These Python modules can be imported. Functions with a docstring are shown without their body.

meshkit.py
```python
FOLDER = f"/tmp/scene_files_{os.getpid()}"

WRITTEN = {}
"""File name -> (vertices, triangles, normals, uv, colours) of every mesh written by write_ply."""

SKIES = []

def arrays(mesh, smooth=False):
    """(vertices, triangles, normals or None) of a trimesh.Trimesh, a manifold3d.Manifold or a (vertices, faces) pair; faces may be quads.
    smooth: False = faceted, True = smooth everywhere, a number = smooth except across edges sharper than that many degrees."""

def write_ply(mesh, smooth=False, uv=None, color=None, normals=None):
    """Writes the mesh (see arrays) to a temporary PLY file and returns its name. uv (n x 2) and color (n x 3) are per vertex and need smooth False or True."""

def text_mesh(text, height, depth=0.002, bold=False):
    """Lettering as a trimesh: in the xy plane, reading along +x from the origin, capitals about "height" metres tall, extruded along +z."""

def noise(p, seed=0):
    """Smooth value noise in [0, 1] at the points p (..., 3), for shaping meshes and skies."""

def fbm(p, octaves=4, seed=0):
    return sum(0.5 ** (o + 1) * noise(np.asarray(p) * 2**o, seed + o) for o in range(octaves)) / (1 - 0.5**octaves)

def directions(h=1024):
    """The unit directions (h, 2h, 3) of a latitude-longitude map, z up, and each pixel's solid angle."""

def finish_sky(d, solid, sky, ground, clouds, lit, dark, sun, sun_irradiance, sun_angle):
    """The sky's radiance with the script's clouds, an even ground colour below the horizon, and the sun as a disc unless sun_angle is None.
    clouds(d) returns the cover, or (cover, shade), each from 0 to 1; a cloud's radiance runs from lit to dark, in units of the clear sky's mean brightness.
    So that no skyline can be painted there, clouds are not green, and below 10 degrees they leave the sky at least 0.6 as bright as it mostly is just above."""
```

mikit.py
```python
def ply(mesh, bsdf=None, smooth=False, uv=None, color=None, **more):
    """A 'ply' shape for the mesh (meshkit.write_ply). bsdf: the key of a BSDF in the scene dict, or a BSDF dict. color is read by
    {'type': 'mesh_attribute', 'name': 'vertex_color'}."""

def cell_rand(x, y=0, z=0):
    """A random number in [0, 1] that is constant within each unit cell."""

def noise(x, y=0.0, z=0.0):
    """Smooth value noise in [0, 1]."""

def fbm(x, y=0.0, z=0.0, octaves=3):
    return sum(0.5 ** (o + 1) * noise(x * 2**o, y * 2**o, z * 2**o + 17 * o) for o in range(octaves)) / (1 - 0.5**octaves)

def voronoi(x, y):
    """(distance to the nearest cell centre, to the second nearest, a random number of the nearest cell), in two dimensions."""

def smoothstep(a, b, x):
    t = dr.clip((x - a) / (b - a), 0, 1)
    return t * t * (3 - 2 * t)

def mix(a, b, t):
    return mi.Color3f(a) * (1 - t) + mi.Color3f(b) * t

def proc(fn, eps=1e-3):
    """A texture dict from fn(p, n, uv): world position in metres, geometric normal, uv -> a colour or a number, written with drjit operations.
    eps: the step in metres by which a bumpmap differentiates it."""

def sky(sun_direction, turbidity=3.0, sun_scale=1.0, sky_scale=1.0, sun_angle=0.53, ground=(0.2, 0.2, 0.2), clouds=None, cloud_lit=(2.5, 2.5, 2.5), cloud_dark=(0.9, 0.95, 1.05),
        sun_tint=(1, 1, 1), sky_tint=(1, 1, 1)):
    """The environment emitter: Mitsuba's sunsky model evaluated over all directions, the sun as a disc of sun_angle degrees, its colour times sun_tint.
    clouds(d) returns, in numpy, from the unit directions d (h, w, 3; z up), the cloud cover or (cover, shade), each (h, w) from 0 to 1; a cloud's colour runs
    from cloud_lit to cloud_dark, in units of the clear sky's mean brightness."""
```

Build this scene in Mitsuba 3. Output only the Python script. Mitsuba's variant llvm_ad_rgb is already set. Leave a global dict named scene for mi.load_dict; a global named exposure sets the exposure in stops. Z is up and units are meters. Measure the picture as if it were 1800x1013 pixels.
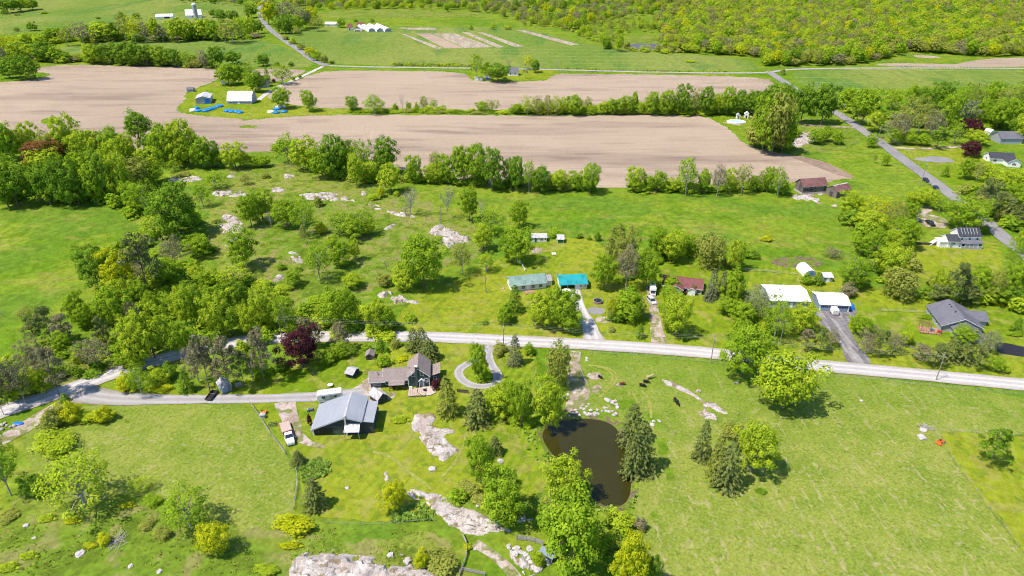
import math, random
import numpy as np, trimesh, shapely, manifold3d as m3
from shapely.geometry import Polygon, Point, LineString
from scipy.spatial import Delaunay
import drjit as dr, mitsuba as mi, mikit, meshkit
from mikit import noise, fbm, smoothstep, mix, voronoi, cell_rand

T = mi.ScalarTransform4f
scene, labels = {}, {}
rng = np.random.default_rng(7)

# ------------------------------------------------------------------ camera, daylight, exposure
CAM_H, PITCH, FOC = 120.0, math.radians(28.0), 1216.0          # metres, radians, focal length in pixels of the 1800 px photograph
scene['camera'] = {'type': 'perspective', 'fov': math.degrees(2 * math.atan(900 / FOC)), 'fov_axis': 'x', 'near_clip': 1.0, 'far_clip': 9000.0,
                   'to_world': T().look_at(origin=[0, 0, CAM_H], target=[0, math.cos(PITCH), CAM_H - math.sin(PITCH)], up=[0, 0, 1])}
EL, AZ = math.radians(61), math.radians(24)
scene['daylight'] = mikit.sky((-math.cos(EL) * math.cos(AZ), -math.cos(EL) * math.sin(AZ), math.sin(EL)), turbidity=3, sky_scale=1.15, sun_tint=(.96, 1.0, 1.12), sky_tint=(1.0, 1.0, 1.05))
exposure = 2.18

# ------------------------------------------------------------------ where things stand
POND = None

def ray(px, py):
    u, v = (px - 900) / FOC, (py - 506.5) / FOC
    return np.array([u, math.cos(PITCH) - v * math.sin(PITCH), -math.sin(PITCH) - v * math.cos(PITCH)])

def fade(x, y):
    f = lambda t: np.clip(t, 0, 1) ** 2 * (3 - 2 * np.clip(t, 0, 1))
    return f((430 - np.asarray(y, float)) / 120) * f((390 - np.abs(x)) / 80) * f((np.asarray(y, float) - 45) / 40)

def H(x, y):
    """Height of the ground: gentle swells, and the two pond basins."""
    x, y = np.asarray(x, float), np.asarray(y, float)
    p = np.stack([x / 95, y / 95, 0 * x], -1)
    q = np.stack([x / 26, y / 26, 0 * x + 5], -1)
    h = ((meshkit.noise(p, 3) - .5) * 2.6 + (meshkit.noise(q, 5) - .5) * .5) * fade(x, y)
    if POND is not None:
        shp = h.shape
        d = shapely.distance(shapely.points(x.ravel(), y.ravel()), POND.exterior).reshape(shp)
        inside = shapely.contains_xy(POND, x.ravel(), y.ravel()).reshape(shp)
        s = np.where(inside, -d, d)
        t = np.clip((s + .5) / 12, 0, 1); t = t * t * (3 - 2 * t)
        basin = np.where(s < 0, np.maximum(-1.6, -.35 + s * .45), -.35 + np.minimum(s, .9) * .45)
        h = h * t + basin * (1 - t)
    return h

def at(px, py, z=None):
    """The point of the ground that a pixel of the photograph shows."""
    d = ray(px, py)
    h = 0.0
    for _ in range(4):
        k = (CAM_H - h) / -d[2]
        x, y = d[0] * k, d[1] * k
        h = float(H(x, y)) if z is None else z
    return np.array([x, y, h])

def px_per_m(y):
    return FOC / (y * math.cos(PITCH) + CAM_H * math.sin(PITCH))

def dep(py):
    return PITCH + math.atan((py - 506.5) / FOC)

def numbered(key):
    if key not in scene and key not in labels and key not in numbered.used:
        numbered.used.add(key); return key
    i = numbered.next.get(key, 1)
    while f'{key}_{i:03d}' in scene or f'{key}_{i:03d}' in numbered.used: i += 1
    numbered.next[key] = i + 1; k = f'{key}_{i:03d}'; numbered.used.add(k); return k
numbered.used, numbered.next = set(), {}

def tag(key, label, cat, group=None, kind=None):
    labels[key] = {'label': label, 'category': cat}
    if group: labels[key]['group'] = group
    if kind: labels[key]['kind'] = kind

# ------------------------------------------------------------------ materials
def rgb(*c): return {'type': 'rgb', 'value': [float(v) for v in c]}
def mat(name, c, rough=.8, spec=.3, metal=0.0, two=False):
    b = {'type': 'principled', 'base_color': rgb(*c) if isinstance(c, (tuple, list)) else c, 'roughness': rough, 'specular': spec, 'metallic': metal}
    scene['mat_' + name] = {'type': 'twosided', 'bsdf': b} if two else b
def diffuse_proc(name, fn):
    scene['mat_' + name] = {'type': 'twosided', 'bsdf': {'type': 'diffuse', 'reflectance': mikit.proc(fn)}}
C3 = mi.Color3f

def f_meadow(p, n, uv):
    x, y = p.x, p.y
    a, b, c = fbm(x * .018, y * .018, 1.0), fbm(x * .13 + 9, y * .13, 4.0), noise(x * 1.7, y * 1.7)
    col = mix(C3(.108, .198, .014), C3(.158, .232, .022), smoothstep(.3, .7, a))
    col = mix(col, C3(.190, .235, .024), smoothstep(.54, .76, b) * .6)
    col = mix(col, C3(.082, .168, .010), smoothstep(.46, .24, b) * .6)
    col = mix(col, C3(.090, .175, .022), smoothstep(.52, .70, fbm(x * .035 + 11, y * .06, 6.0)) * .55)
    col = mix(col, C3(.225, .235, .05), smoothstep(.62, .76, fbm(x * .09, y * .2, 12.0)) * .5)
    t = noise(x * .55, y * .55, 8.0)
    return col * (.64 + .36 * c + .38 * t)
diffuse_proc('meadow', f_meadow)

def f_pasture(p, n, uv, rows=1.0):
    x, y = p.x, p.y
    a, b, c = fbm(x * .02 + 3, y * .02, 2.0), fbm(x * .16, y * .16, 7.0), noise(x * 2.6, y * 2.6)
    f = fbm(x * 2.2, y * 2.2, 3.0)
    near = smoothstep(205, 130, y + 30 * (a - .5))                     # the drier end of the field
    g = mix(C3(.112, .205, .014), C3(.185, .240, .036), near)
    g = mix(g, C3(.235, .265, .055), smoothstep(.40, .75, b) * (.2 + .4 * near))
    g = mix(g, C3(.098, .172, .014), smoothstep(.48, .25, b) * .35)
    g = mix(g, C3(.300, .300, .115), smoothstep(.45, .90, f) * (.10 + .32 * near))    # dry blades
    g = mix(g, C3(.075, .145, .010), smoothstep(.46, .18, f) * .38)
    u, v = x + y * .03 + 1.0 * noise(x * .03, y * .03), y                  # rows of cut grass left lying along the field
    row = u / 3.4
    k = dr.floor(row)
    inrow = smoothstep(.13, .03, dr.abs(row - k - .5) + .20 * (noise(v * .5, k * 7.0, 3.0) - .5))
    broken = smoothstep(.46, .60, noise(v * .10, k * 3.3, 1.0)) * smoothstep(.38, .55, noise(v * 1.1, row * 5.0, 2.0))
    g = mix(g, C3(.40, .345, .20), inrow * broken * near * (.40 * rows))
    g = mix(g, C3(.36, .315, .175), smoothstep(.62, .85, fbm(x * .8, y * .8, 3.0)) * near * .45)
    g = mix(g, C3(.045, .105, .008), smoothstep(.85, .92, noise(x * 1.5, y * 1.5, 11.0)) * .4)   # dark docks and thistles
    return g * (.86 + .28 * c)
diffuse_proc('pasture', f_pasture)
diffuse_proc('paddock', lambda p, n, uv: f_pasture(p, n, uv, 0.0))

def f_lawn(p, n, uv):
    x, y = p.x, p.y
    a, b, c = fbm(x * .035, y * .035, 3.0), fbm(x * .3, y * .3, 5.0), noise(x * 2.6, y * 2.6)
    g = mix(C3(.130, .215, .010), C3(.200, .250, .018), smoothstep(.3, .7, a))
    w = x * .93 - y * .36 + 2.5 * noise(x * .02, y * .02)
    stripe = smoothstep(-.3, .3, dr.sin(w * 2.6)) * smoothstep(.2, .5, noise(x * .03 + 5, y * .03))
    g = mix(g, C3(.235, .265, .035), stripe * .45)
    g = mix(g, C3(.255, .245, .065), smoothstep(.54, .76, b) * .6)
    g = mix(g, C3(.10, .175, .014), smoothstep(.44, .26, fbm(x * .45, y * .45, 9.0)) * .6)
    return g * (.74 + .24 * c + .28 * noise(x * .7, y * .7, 2.0))
diffuse_proc('lawn', f_lawn)

def f_crop(p, n, uv):
    x, y = p.x, p.y
    a, b = fbm(x * .012, y * .006, 3.0), fbm(x * .05, y * .012, 6.0)
    g = mix(C3(.125, .200, .034), C3(.185, .230, .052), smoothstep(.3, .7, a))
    g = mix(g, C3(.07, .165, .035), smoothstep(.55, .75, b) * .6)
    lines = smoothstep(.88, .97, dr.sin((y * .98 + x * .05 + 3 * noise(x * .01, y * .01)) * .33)) * smoothstep(.5, .65, noise(x * .008, y * .02, 2.0))
    g = mix(g, C3(.24, .26, .10), lines * .55)
    return g * (.85 + .3 * noise(x * .5, y * .25))
diffuse_proc('crop', f_crop)

def f_soil(p, n, uv):
    x, y = p.x, p.y
    yy = y + 7 * (noise(x * .012, y * .012) - .5)
    s, s2 = fbm(x * .009, yy * .055, 2.0), fbm(x * .03, yy * .16, 4.0)
    col = mix(C3(.322, .263, .194), C3(.376, .307, .231), fbm(x * .02, y * .02, 9.0))
    wet = smoothstep(.48, .72, s) * .50 + smoothstep(.52, .76, s2) * .42 + smoothstep(.35, .7, noise(x * .004 + 3, y * .006)) * .22 - .1
    col = mix(col, C3(.205, .158, .130), dr.clip(wet, 0.0, 1.0))
    furrow = dr.sin((yy * .99 + x * .06) * 2.1) + 1.5 * smoothstep(.90, .98, dr.sin((yy * .99 + x * .06) * .21)) * smoothstep(.4, .6, noise(x * .01, y * .03, 4.0))
    return col * (.93 + .045 * furrow + .10 * noise(x * 1.1, y * 1.1) + .04 * noise(x * .05, yy * 1.2, 3.0))
diffuse_proc('soil', f_soil)
def f_soil_dark(p, n, uv):
    x, y = p.x, p.y
    return mix(C3(.19, .14, .11), C3(.30, .23, .17), fbm(x * .05, y * .12)) * (.85 + .3 * noise(x * .8, y * .8))
diffuse_proc('soil_dark', f_soil_dark)

def f_gravel(p, n, uv):
    x, y, t = p.x, p.y, uv.y                                        # uv.y: metres from the middle of the road
    edge = dr.abs(t)
    col = mix(C3(.375, .370, .362), C3(.440, .435, .427), fbm(x * .25, y * .25))
    wheel = smoothstep(.75, .25, dr.abs(edge - 1.15))
    col = mix(col, C3(.535, .53, .52), wheel * .75)
    col = mix(col, C3(.33, .30, .235), smoothstep(2.3, 3.2, edge + .9 * (fbm(x * .5, y * .5, 4.0) - .5)) * .8)
    pot = smoothstep(.70, .82, fbm(x * .4, y * .4, 8.0))
    col = mix(col, C3(.31, .295, .28), pot * .22)
    return col * (.93 + .12 * noise(x * 3.5, y * 3.5))
diffuse_proc('gravel', f_gravel)
diffuse_proc('grey_gravel', lambda p, n, uv: f_gravel(p, n, uv) * .74)

def f_dirt(p, n, uv):
    x, y = p.x, p.y
    a = fbm(x * .35, y * .35, 1.0)
    col = mix(C3(.30, .245, .195), C3(.42, .37, .325), smoothstep(.3, .7, a))
    col = mix(col, C3(.15, .18, .04), smoothstep(.48, .64, fbm(x * .5, y * .5, 6.0)) * .85)
    return col * (.8 + .4 * noise(x * 2.8, y * 2.8))
diffuse_proc('dirt', f_dirt)

diffuse_proc('mud', lambda p, n, uv: mix(mix(C3(.12, .095, .06), C3(.19, .155, .10), fbm(p.x * .7, p.y * .7)), C3(.13, .18, .03), smoothstep(.42, .58, fbm(p.x * .45 + 4, p.y * .45, 2.0))) * (.75 + .5 * noise(p.x * 2.4, p.y * 2.4)))

def f_asphalt(p, n, uv):
    x, y = p.x, p.y
    a = fbm(x * .12, y * .12)
    return mix(C3(.205, .205, .208), C3(.275, .275, .275), a) * (.92 + .16 * noise(x * 2.2, y * 2.2))
diffuse_proc('asphalt', f_asphalt)
def f_newasphalt(p, n, uv):
    x, y = p.x, p.y
    w = smoothstep(.45, .75, fbm(x * .9, y * .10, 2.0))
    return mix(C3(.165, .162, .168), C3(.32, .315, .312), w * .8) * (.8 + .4 * noise(x * 1.5, y * 1.5))
diffuse_proc('newasphalt', f_newasphalt)

def f_rock(p, n, uv):
    x, y, z = p.x, p.y, p.z
    a, b = fbm(x * .45, y * .45, z), fbm(x * 1.8, y * 1.8, z * 1.8)
    col = mix(C3(.37, .33, .30), C3(.49, .465, .44), smoothstep(.3, .65, a))
    col = mix(col, C3(.36, .275, .24), smoothstep(.60, .78, fbm(x * .2 + 7, y * .2)) * .5)
    f1, f2, r = voronoi(x * .30 + 1.2 * noise(x * .5, y * .5), y * .42 + 1.2 * noise(y * .5, x * .5, 4.0))
    crack = smoothstep(.05, .01, f2 - f1) * smoothstep(.3, .55, noise(x * .2, y * .2, 9.0))
    col = mix(col, C3(.09, .075, .045), crack * .9)
    col = col * (.90 + .16 * r)
    col = mix(col, C3(.25, .225, .20), smoothstep(.52, .75, fbm(x * 2.6, y * .9, 6.0)) * .45)
    col = mix(col, C3(.17, .135, .06), smoothstep(.60, .72, fbm(x * .8 + 3, y * .8, 2.0)) * .75)   # moss and dead grass in the hollows
    col = mix(col, C3(.24, .215, .20), smoothstep(.62, .75, b) * .6)                            # lichen
    return col * (.84 + .3 * noise(x * 4, y * 4, z * 4))
diffuse_proc('rock', f_rock)

def f_rough(p, n, uv):
    x, y = p.x, p.y
    a, b = fbm(x * .05, y * .05, 3.0), fbm(x * .28, y * .28, 5.0)
    col = mix(C3(.125, .205, .020), C3(.175, .225, .034), smoothstep(.35, .65, a))
    col = mix(col, C3(.225, .205, .085), smoothstep(.48, .72, b) * .62)
    col = mix(col, C3(.085, .135, .016), smoothstep(.42, .25, b) * .8)
    return col * (.7 + .35 * noise(x * 1.6, y * 1.6) + .25 * noise(x * .6, y * .6, 3.0))
diffuse_proc('rough', f_rough)

diffuse_proc('flattened', lambda p, n, uv: mix(C3(.19, .245, .03), C3(.29, .30, .09), fbm(p.x * .8, p.y * .8)) * (.8 + .35 * noise(p.x * 2.5, p.y * 2.5)))

def f_beds(p, n, uv):
    x, y = p.x, p.y
    return mix(C3(.29, .255, .18), C3(.345, .305, .235), smoothstep(.35, .6, fbm(x * .25, y * .03))) * (.8 + .4 * noise(x * .8, y * .1))
diffuse_proc('beds', f_beds)

def f_shingle(p, n, uv):
    x, y, z = p.x, p.y, p.z
    return C3(1) * (.72 + .30 * noise(x * 2.2, y * 2.2, z * 6) + .22 * fbm(x * .4, y * .4, z * .4) + .06 * dr.sin(z * 26))
def shingle(name, c):
    c = C3(*c)
    scene['mat_' + name] = {'type': 'twosided', 'bsdf': {'type': 'diffuse', 'reflectance': mikit.proc(lambda p, n, uv: c * f_shingle(p, n, uv))}}
shingle('roof_brown', (.275, .235, .220)); shingle('roof_grey', (.150, .155, .185)); shingle('roof_dark', (.062, .068, .082)); shingle('roof_red', (.195, .085, .085))

def f_oldwood(p, n, uv):
    x, y, z = p.x, p.y, p.z
    g = cell_rand(dr.floor((x + y * .7) * 3.2))
    return mix(C3(.10, .092, .088), C3(.23, .21, .195), g) * (.75 + .45 * noise(x * 5, y * 5, z * .8))
diffuse_proc('oldwood', f_oldwood)
def f_rust(p, n, uv):
    x, y = p.x, p.y
    rib = .9 + .1 * dr.sin((x * .9 + y * .3) * 9)
    return mix(C3(.145, .07, .065), C3(.26, .15, .14), fbm(x * .3, y * .3)) * rib * (.8 + .4 * noise(x * 2, y * 2))
diffuse_proc('rust', f_rust)
def f_metal(p, n, uv):
    x, y = p.x, p.y
    return mix(C3(.255, .285, .325), C3(.315, .345, .385), fbm(x * .25, y * .25)) * (.95 + .1 * noise(x * 2.5, y * .4)) * (.97 + .03 * dr.sin(x * 14))
scene['mat_barn_metal'] = {'type': 'twosided', 'bsdf': {'type': 'principled', 'base_color': mikit.proc(f_metal), 'roughness': .5, 'specular': .5}}

for nm, c, r in [('white', (.78, .78, .77), .5), ('offwhite', (.62, .60, .56), .6), ('white_metal', (.80, .81, .83), .4), ('trim', (.75, .77, .80), .5),
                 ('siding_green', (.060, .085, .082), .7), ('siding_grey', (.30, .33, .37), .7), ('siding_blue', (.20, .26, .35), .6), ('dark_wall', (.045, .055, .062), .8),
                 ('black', (.020, .020, .023), .5), ('rubber', (.018, .018, .018), .9), ('brown_wood', (.19, .115, .075), .8), ('deck', (.36, .22, .14), .8), ('deck_pale', (.42, .34, .29), .8),
                 ('grey_wood', (.30, .285, .27), .9), ('pole_wood', (.27, .235, .205), .9), ('green_roof', (.20, .345, .285), .5), ('teal_roof', (.015, .29, .32), .4), ('green_paint', (.02, .11, .07), .6),
                 ('grey_metal', (.34, .35, .37), .5), ('pale_metal', (.44, .445, .45), .5), ('blue_tarp', (.01, .19, .55), .4), ('bright_blue', (.02, .16, .62), .4), ('silver_paint', (.50, .50, .51), .3),
                 ('navy_paint', (.018, .026, .055), .25), ('black_paint', (.014, .015, .018), .25), ('white_paint', (.78, .78, .79), .3), ('orange', (.75, .13, .02), .5), ('yellow_orange', (.72, .30, .03), .5),
                 ('red_paint', (.40, .05, .04), .5), ('brick', (.30, .13, .10), .9), ('stone', (.42, .37, .34), .9), ('patio', (.48, .40, .36), .9), ('pool_water', (.35, .62, .72), .15),
                 ('lamp_glass', (.7, .7, .68), .2), ('tail_red', (.35, .02, .02), .3), ('wire', (.33, .33, .33), .6), ('skin', (.45, .27, .19), .6), ('denim', (.05, .07, .12), .9), ('hair', (.04, .03, .02), .8),
                 ('cow_black', (.018, .016, .015), .8), ('cow_brown', (.20, .07, .03), .8), ('cow_tan', (.48, .36, .22), .8), ('cow_nose', (.12, .09, .08), .6), ('bark', (.16, .135, .115), .9), ('bark_pale', (.34, .325, .31), .9),
                 ('concrete', (.46, .45, .43), .9), ('dark_timber', (.075, .06, .055), .9)]:
    mat(nm, c, r)
def roof_metal(name, c, amount):
    c = C3(*c)
    scene['mat_' + name] = {'type': 'principled', 'base_color': mikit.proc(lambda p, n, uv: c * (1 - amount + 2 * amount * fbm(p.x * .5, p.y * .5, p.z)) * (1 - amount * smoothstep(.6, .8, noise(p.x * 1.6, p.y * .35, p.z)))), 'roughness': .5, 'specular': .35}
for nm, c, k in [('green_roof', (.19, .295, .26), .22), ('teal_roof', (.015, .29, .32), .22), ('grey_metal', (.34, .35, .37), .25), ('pale_metal', (.44, .445, .45), .22), ('white_metal', (.76, .77, .79), .10)]: roof_metal(nm, c, k)
scene['mat_glass'] = {'type': 'principled', 'base_color': rgb(.03, .04, .05), 'roughness': .12, 'specular': .6}
scene['mat_leaf'] = {'type': 'principledthin', 'base_color': {'type': 'mesh_attribute', 'name': 'vertex_color'}, 'roughness': .8, 'diff_trans': .55, 'eta': 1.25}
scene['mat_boulder'] = {'type': 'diffuse', 'reflectance': mikit.proc(lambda p, n, uv: mix(C3(.36, .335, .32), C3(.54, .525, .51), fbm(p.x * 1.1, p.y * 1.1, p.z)) * (.8 + .35 * noise(p.x * 4, p.y * 4, p.z * 4)))}
scene['mat_marsh'] = {'type': 'principled', 'base_color': rgb(.09, .085, .08), 'roughness': .45, 'specular': .15}
def f_water(p, n, uv):
    return mix(C3(.024, .026, .006), C3(.042, .038, .006), fbm(p.x * .06, p.y * .06))
scene['mat_pond'] = {'type': 'principled', 'base_color': mikit.proc(f_water), 'roughness': .06, 'specular': .3}
# ------------------------------------------------------------------ the ground
def chaikin(p, n=2, closed=True):
    p = np.asarray(p, float)
    for _ in range(n):
        q = np.roll(p, -1, 0) if closed else p[1:]
        a = p if closed else p[:-1]
        m = np.empty((2 * len(a), p.shape[1])); m[0::2] = .75 * a + .25 * q; m[1::2] = .25 * a + .75 * q
        p = m if closed else np.vstack([p[:1], m, p[-1:]])
    return p

def off(pts, ox, oy, s=4.0):
    return [(ox + a / s, oy + b / s) for a, b in pts]

def ground_poly(pts, smooth=2, ragged=.5, seed=0):
    xy = np.array([at(*p)[:2] for p in pts])
    if smooth: xy = chaikin(xy, smooth)
    g = Polygon(xy).buffer(0)
    if g.geom_type != 'Polygon': g = max(g.geoms, key=lambda q: q.area)
    step = max(1.0, min(4.0, math.sqrt(g.area) / 40))
    b = np.array(g.exterior.segmentize(step).coords)[:-1]
    if ragged:
        k = np.stack([b[:, 0] * .35, b[:, 1] * .35, np.full(len(b), seed + .5)], -1)
        b = b + ragged * 2 * np.stack([meshkit.fbm(k, 3, 1) - .5, meshkit.fbm(k + 31, 3, 2) - .5], -1) * 2
        g = Polygon(b).buffer(0)
        if g.geom_type != 'Polygon': g = max(g.geoms, key=lambda q: q.area)
    return g

def mesh_poly(g, sp, extra=None):
    b = np.array(g.exterior.segmentize(max(sp * .7, .5)).coords)[:-1]
    x0, y0, x1, y1 = g.bounds
    X, Y = np.meshgrid(np.arange(x0, x1, sp), np.arange(y0, y1, sp))
    X = X + (np.arange(X.shape[0]) % 2)[:, None] * sp / 2
    q = np.stack([X.ravel(), Y.ravel()], 1)
    q = q[shapely.contains_xy(g.buffer(-sp * .45), q[:, 0], q[:, 1])]
    for h in g.interiors: b = np.vstack([b, np.array(h.segmentize(sp * .7).coords)[:-1]])
    p = np.vstack([b, q] + ([extra] if extra is not None else []))
    t = Delaunay(p).simplices
    c = p[t].mean(1)
    t = t[shapely.contains_xy(g, c[:, 0], c[:, 1])]
    a, bb, cc = p[t[:, 0]], p[t[:, 1]], p[t[:, 2]]
    cr = (bb - a)[:, 0] * (cc - a)[:, 1] - (bb - a)[:, 1] * (cc - a)[:, 0]
    t[cr < 0] = t[cr < 0][:, ::-1]
    return p, t[np.abs(cr) > 1e-4]

def sheet(name, pts, m, layer, label, sp=None, smooth=2, ragged=.5, kind='structure', poly=None):
    g = poly if poly is not None else ground_poly(pts, smooth, ragged, layer)
    sp = sp or float(np.clip(math.sqrt(g.area) / 25, 2.0, 7.0))
    if g.bounds[1] > 440: sp = max(sp, 25)
    p, t = mesh_poly(g, sp)
    z = H(p[:, 0], p[:, 1]) + .035 * layer
    key = numbered(name)
    scene[key] = mikit.ply((np.column_stack([p, z]), t), 'mat_' + m, smooth=True, uv=np.column_stack([p[:, 0] * 0, np.zeros(len(p))]))
    tag(key, label, name.replace('_', ' '), kind=kind)
    return g

def strip(name, pts, width, m, layer, label, widths=None):
    """A road or track along a line, with uv = (metres along, metres across)."""
    c = chaikin([at(*p)[:2] for p in pts], 3, closed=False)
    L = LineString(c); n = int(L.length / 2.5) + 2
    c = np.array([L.interpolate(s).coords[0] for s in np.linspace(0, L.length, n)])
    t = np.gradient(c, axis=0); t /= np.linalg.norm(t, axis=1, keepdims=True)
    nr = np.stack([-t[:, 1], t[:, 0]], 1)
    w = np.interp(np.linspace(0, 1, n), np.linspace(0, 1, len(widths)), widths) if widths else np.full(n, width)
    k = 9
    a = np.linspace(-.5, .5, k)
    jit = np.zeros((n, k)); kk = np.stack([c[:, 0] * .25, c[:, 1] * .25, np.zeros(n)], -1)
    jit[:, 0], jit[:, -1] = (meshkit.fbm(kk, 2, 4) - .5) * .6, (meshkit.fbm(kk, 2, 9) - .5) * .6
    across = a[None, :] * w[:, None] + jit
    P = c[:, None] + across[..., None] * nr[:, None]
    crown = .10 * (1 - (2 * a) ** 2) if width > 5 else 0 * a
    z = H(P[..., 0], P[..., 1]) + .035 * layer + crown[None]
    v = np.concatenate([P, z[..., None]], -1).reshape(-1, 3)
    i, j = np.meshgrid(np.arange(n - 1), np.arange(k - 1), indexing='ij')
    f = np.stack([i * k + j, (i + 1) * k + j, (i + 1) * k + j + 1, i * k + j + 1], -1).reshape(-1, 4)[:, ::-1]
    f = np.vstack([f[:, [0, 1, 2]], f[:, [0, 2, 3]]])
    cr = np.cross(v[f[:, 1]] - v[f[:, 0]], v[f[:, 2]] - v[f[:, 0]])[:, 2]
    if cr.mean() < 0: f = f[:, ::-1]
    key = numbered(name)
    scene[key] = mikit.ply((v, f), 'mat_' + m, smooth=True, uv=np.column_stack([np.repeat(np.arange(n) * 2.5, k), across.ravel()]))
    tag(key, label, name.replace('_', ' '), kind='structure')

# pond basins first: the heights depend on them
POND_PX = [(962, 748), (985, 742), (1025, 737), (1062, 740), (1088, 755), (1100, 785), (1108, 815), (1112, 850), (1108, 878), (1092, 892), (1062, 893), (1030, 868), (985, 818), (957, 785), (950, 765)]
_p = Polygon(chaikin([at(*q)[:2] for q in POND_PX], 2))
POND = _p

gx, gy = np.meshgrid(np.arange(-420, 421, 6.0), np.arange(40, 441, 6.0))
gx = gx + (np.arange(gx.shape[0]) % 2)[:, None] * 0
x0, y0, x1, y1 = POND.buffer(6).bounds
fx, fy = np.meshgrid(np.arange(x0, x1, .8), np.arange(y0, y1, .8))
q = np.column_stack([fx.ravel(), fy.ravel()])
q = q[shapely.contains_xy(POND.buffer(5), q[:, 0], q[:, 1])]
p = np.vstack([np.column_stack([gx.ravel(), gy.ravel()]), q])
e = [(x, y) for x in (-420, 420) for y in (40,)] + [(-7000, -1500), (7000, -1500), (7000, 9000), (-7000, 9000)]
p = np.vstack([p, e[2:], [(420, 442), (-420, 442)]])
t = Delaunay(p).simplices
a, b, c = p[t[:, 0]], p[t[:, 1]], p[t[:, 2]]
cr = (b - a)[:, 0] * (c - a)[:, 1] - (b - a)[:, 1] * (c - a)[:, 0]
t[cr < 0] = t[cr < 0][:, ::-1]; t = t[np.abs(cr) > 1e-6]
scene['ground'] = mikit.ply((np.column_stack([p, H(p[:, 0], p[:, 1])]), t), 'mat_meadow', smooth=True)
tag('ground', 'green meadow ground that spreads under the whole countryside', 'ground', kind='structure')

g = POND.buffer(1.5)
pp, tt = mesh_poly(g, 4)
scene['pond_water'] = mikit.ply((np.column_stack([pp, np.full(len(pp), -.42)]), tt), 'mat_pond')
tag('pond_water', 'still olive brown pond water beside the tall spruces', 'pond', kind='structure')

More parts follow.
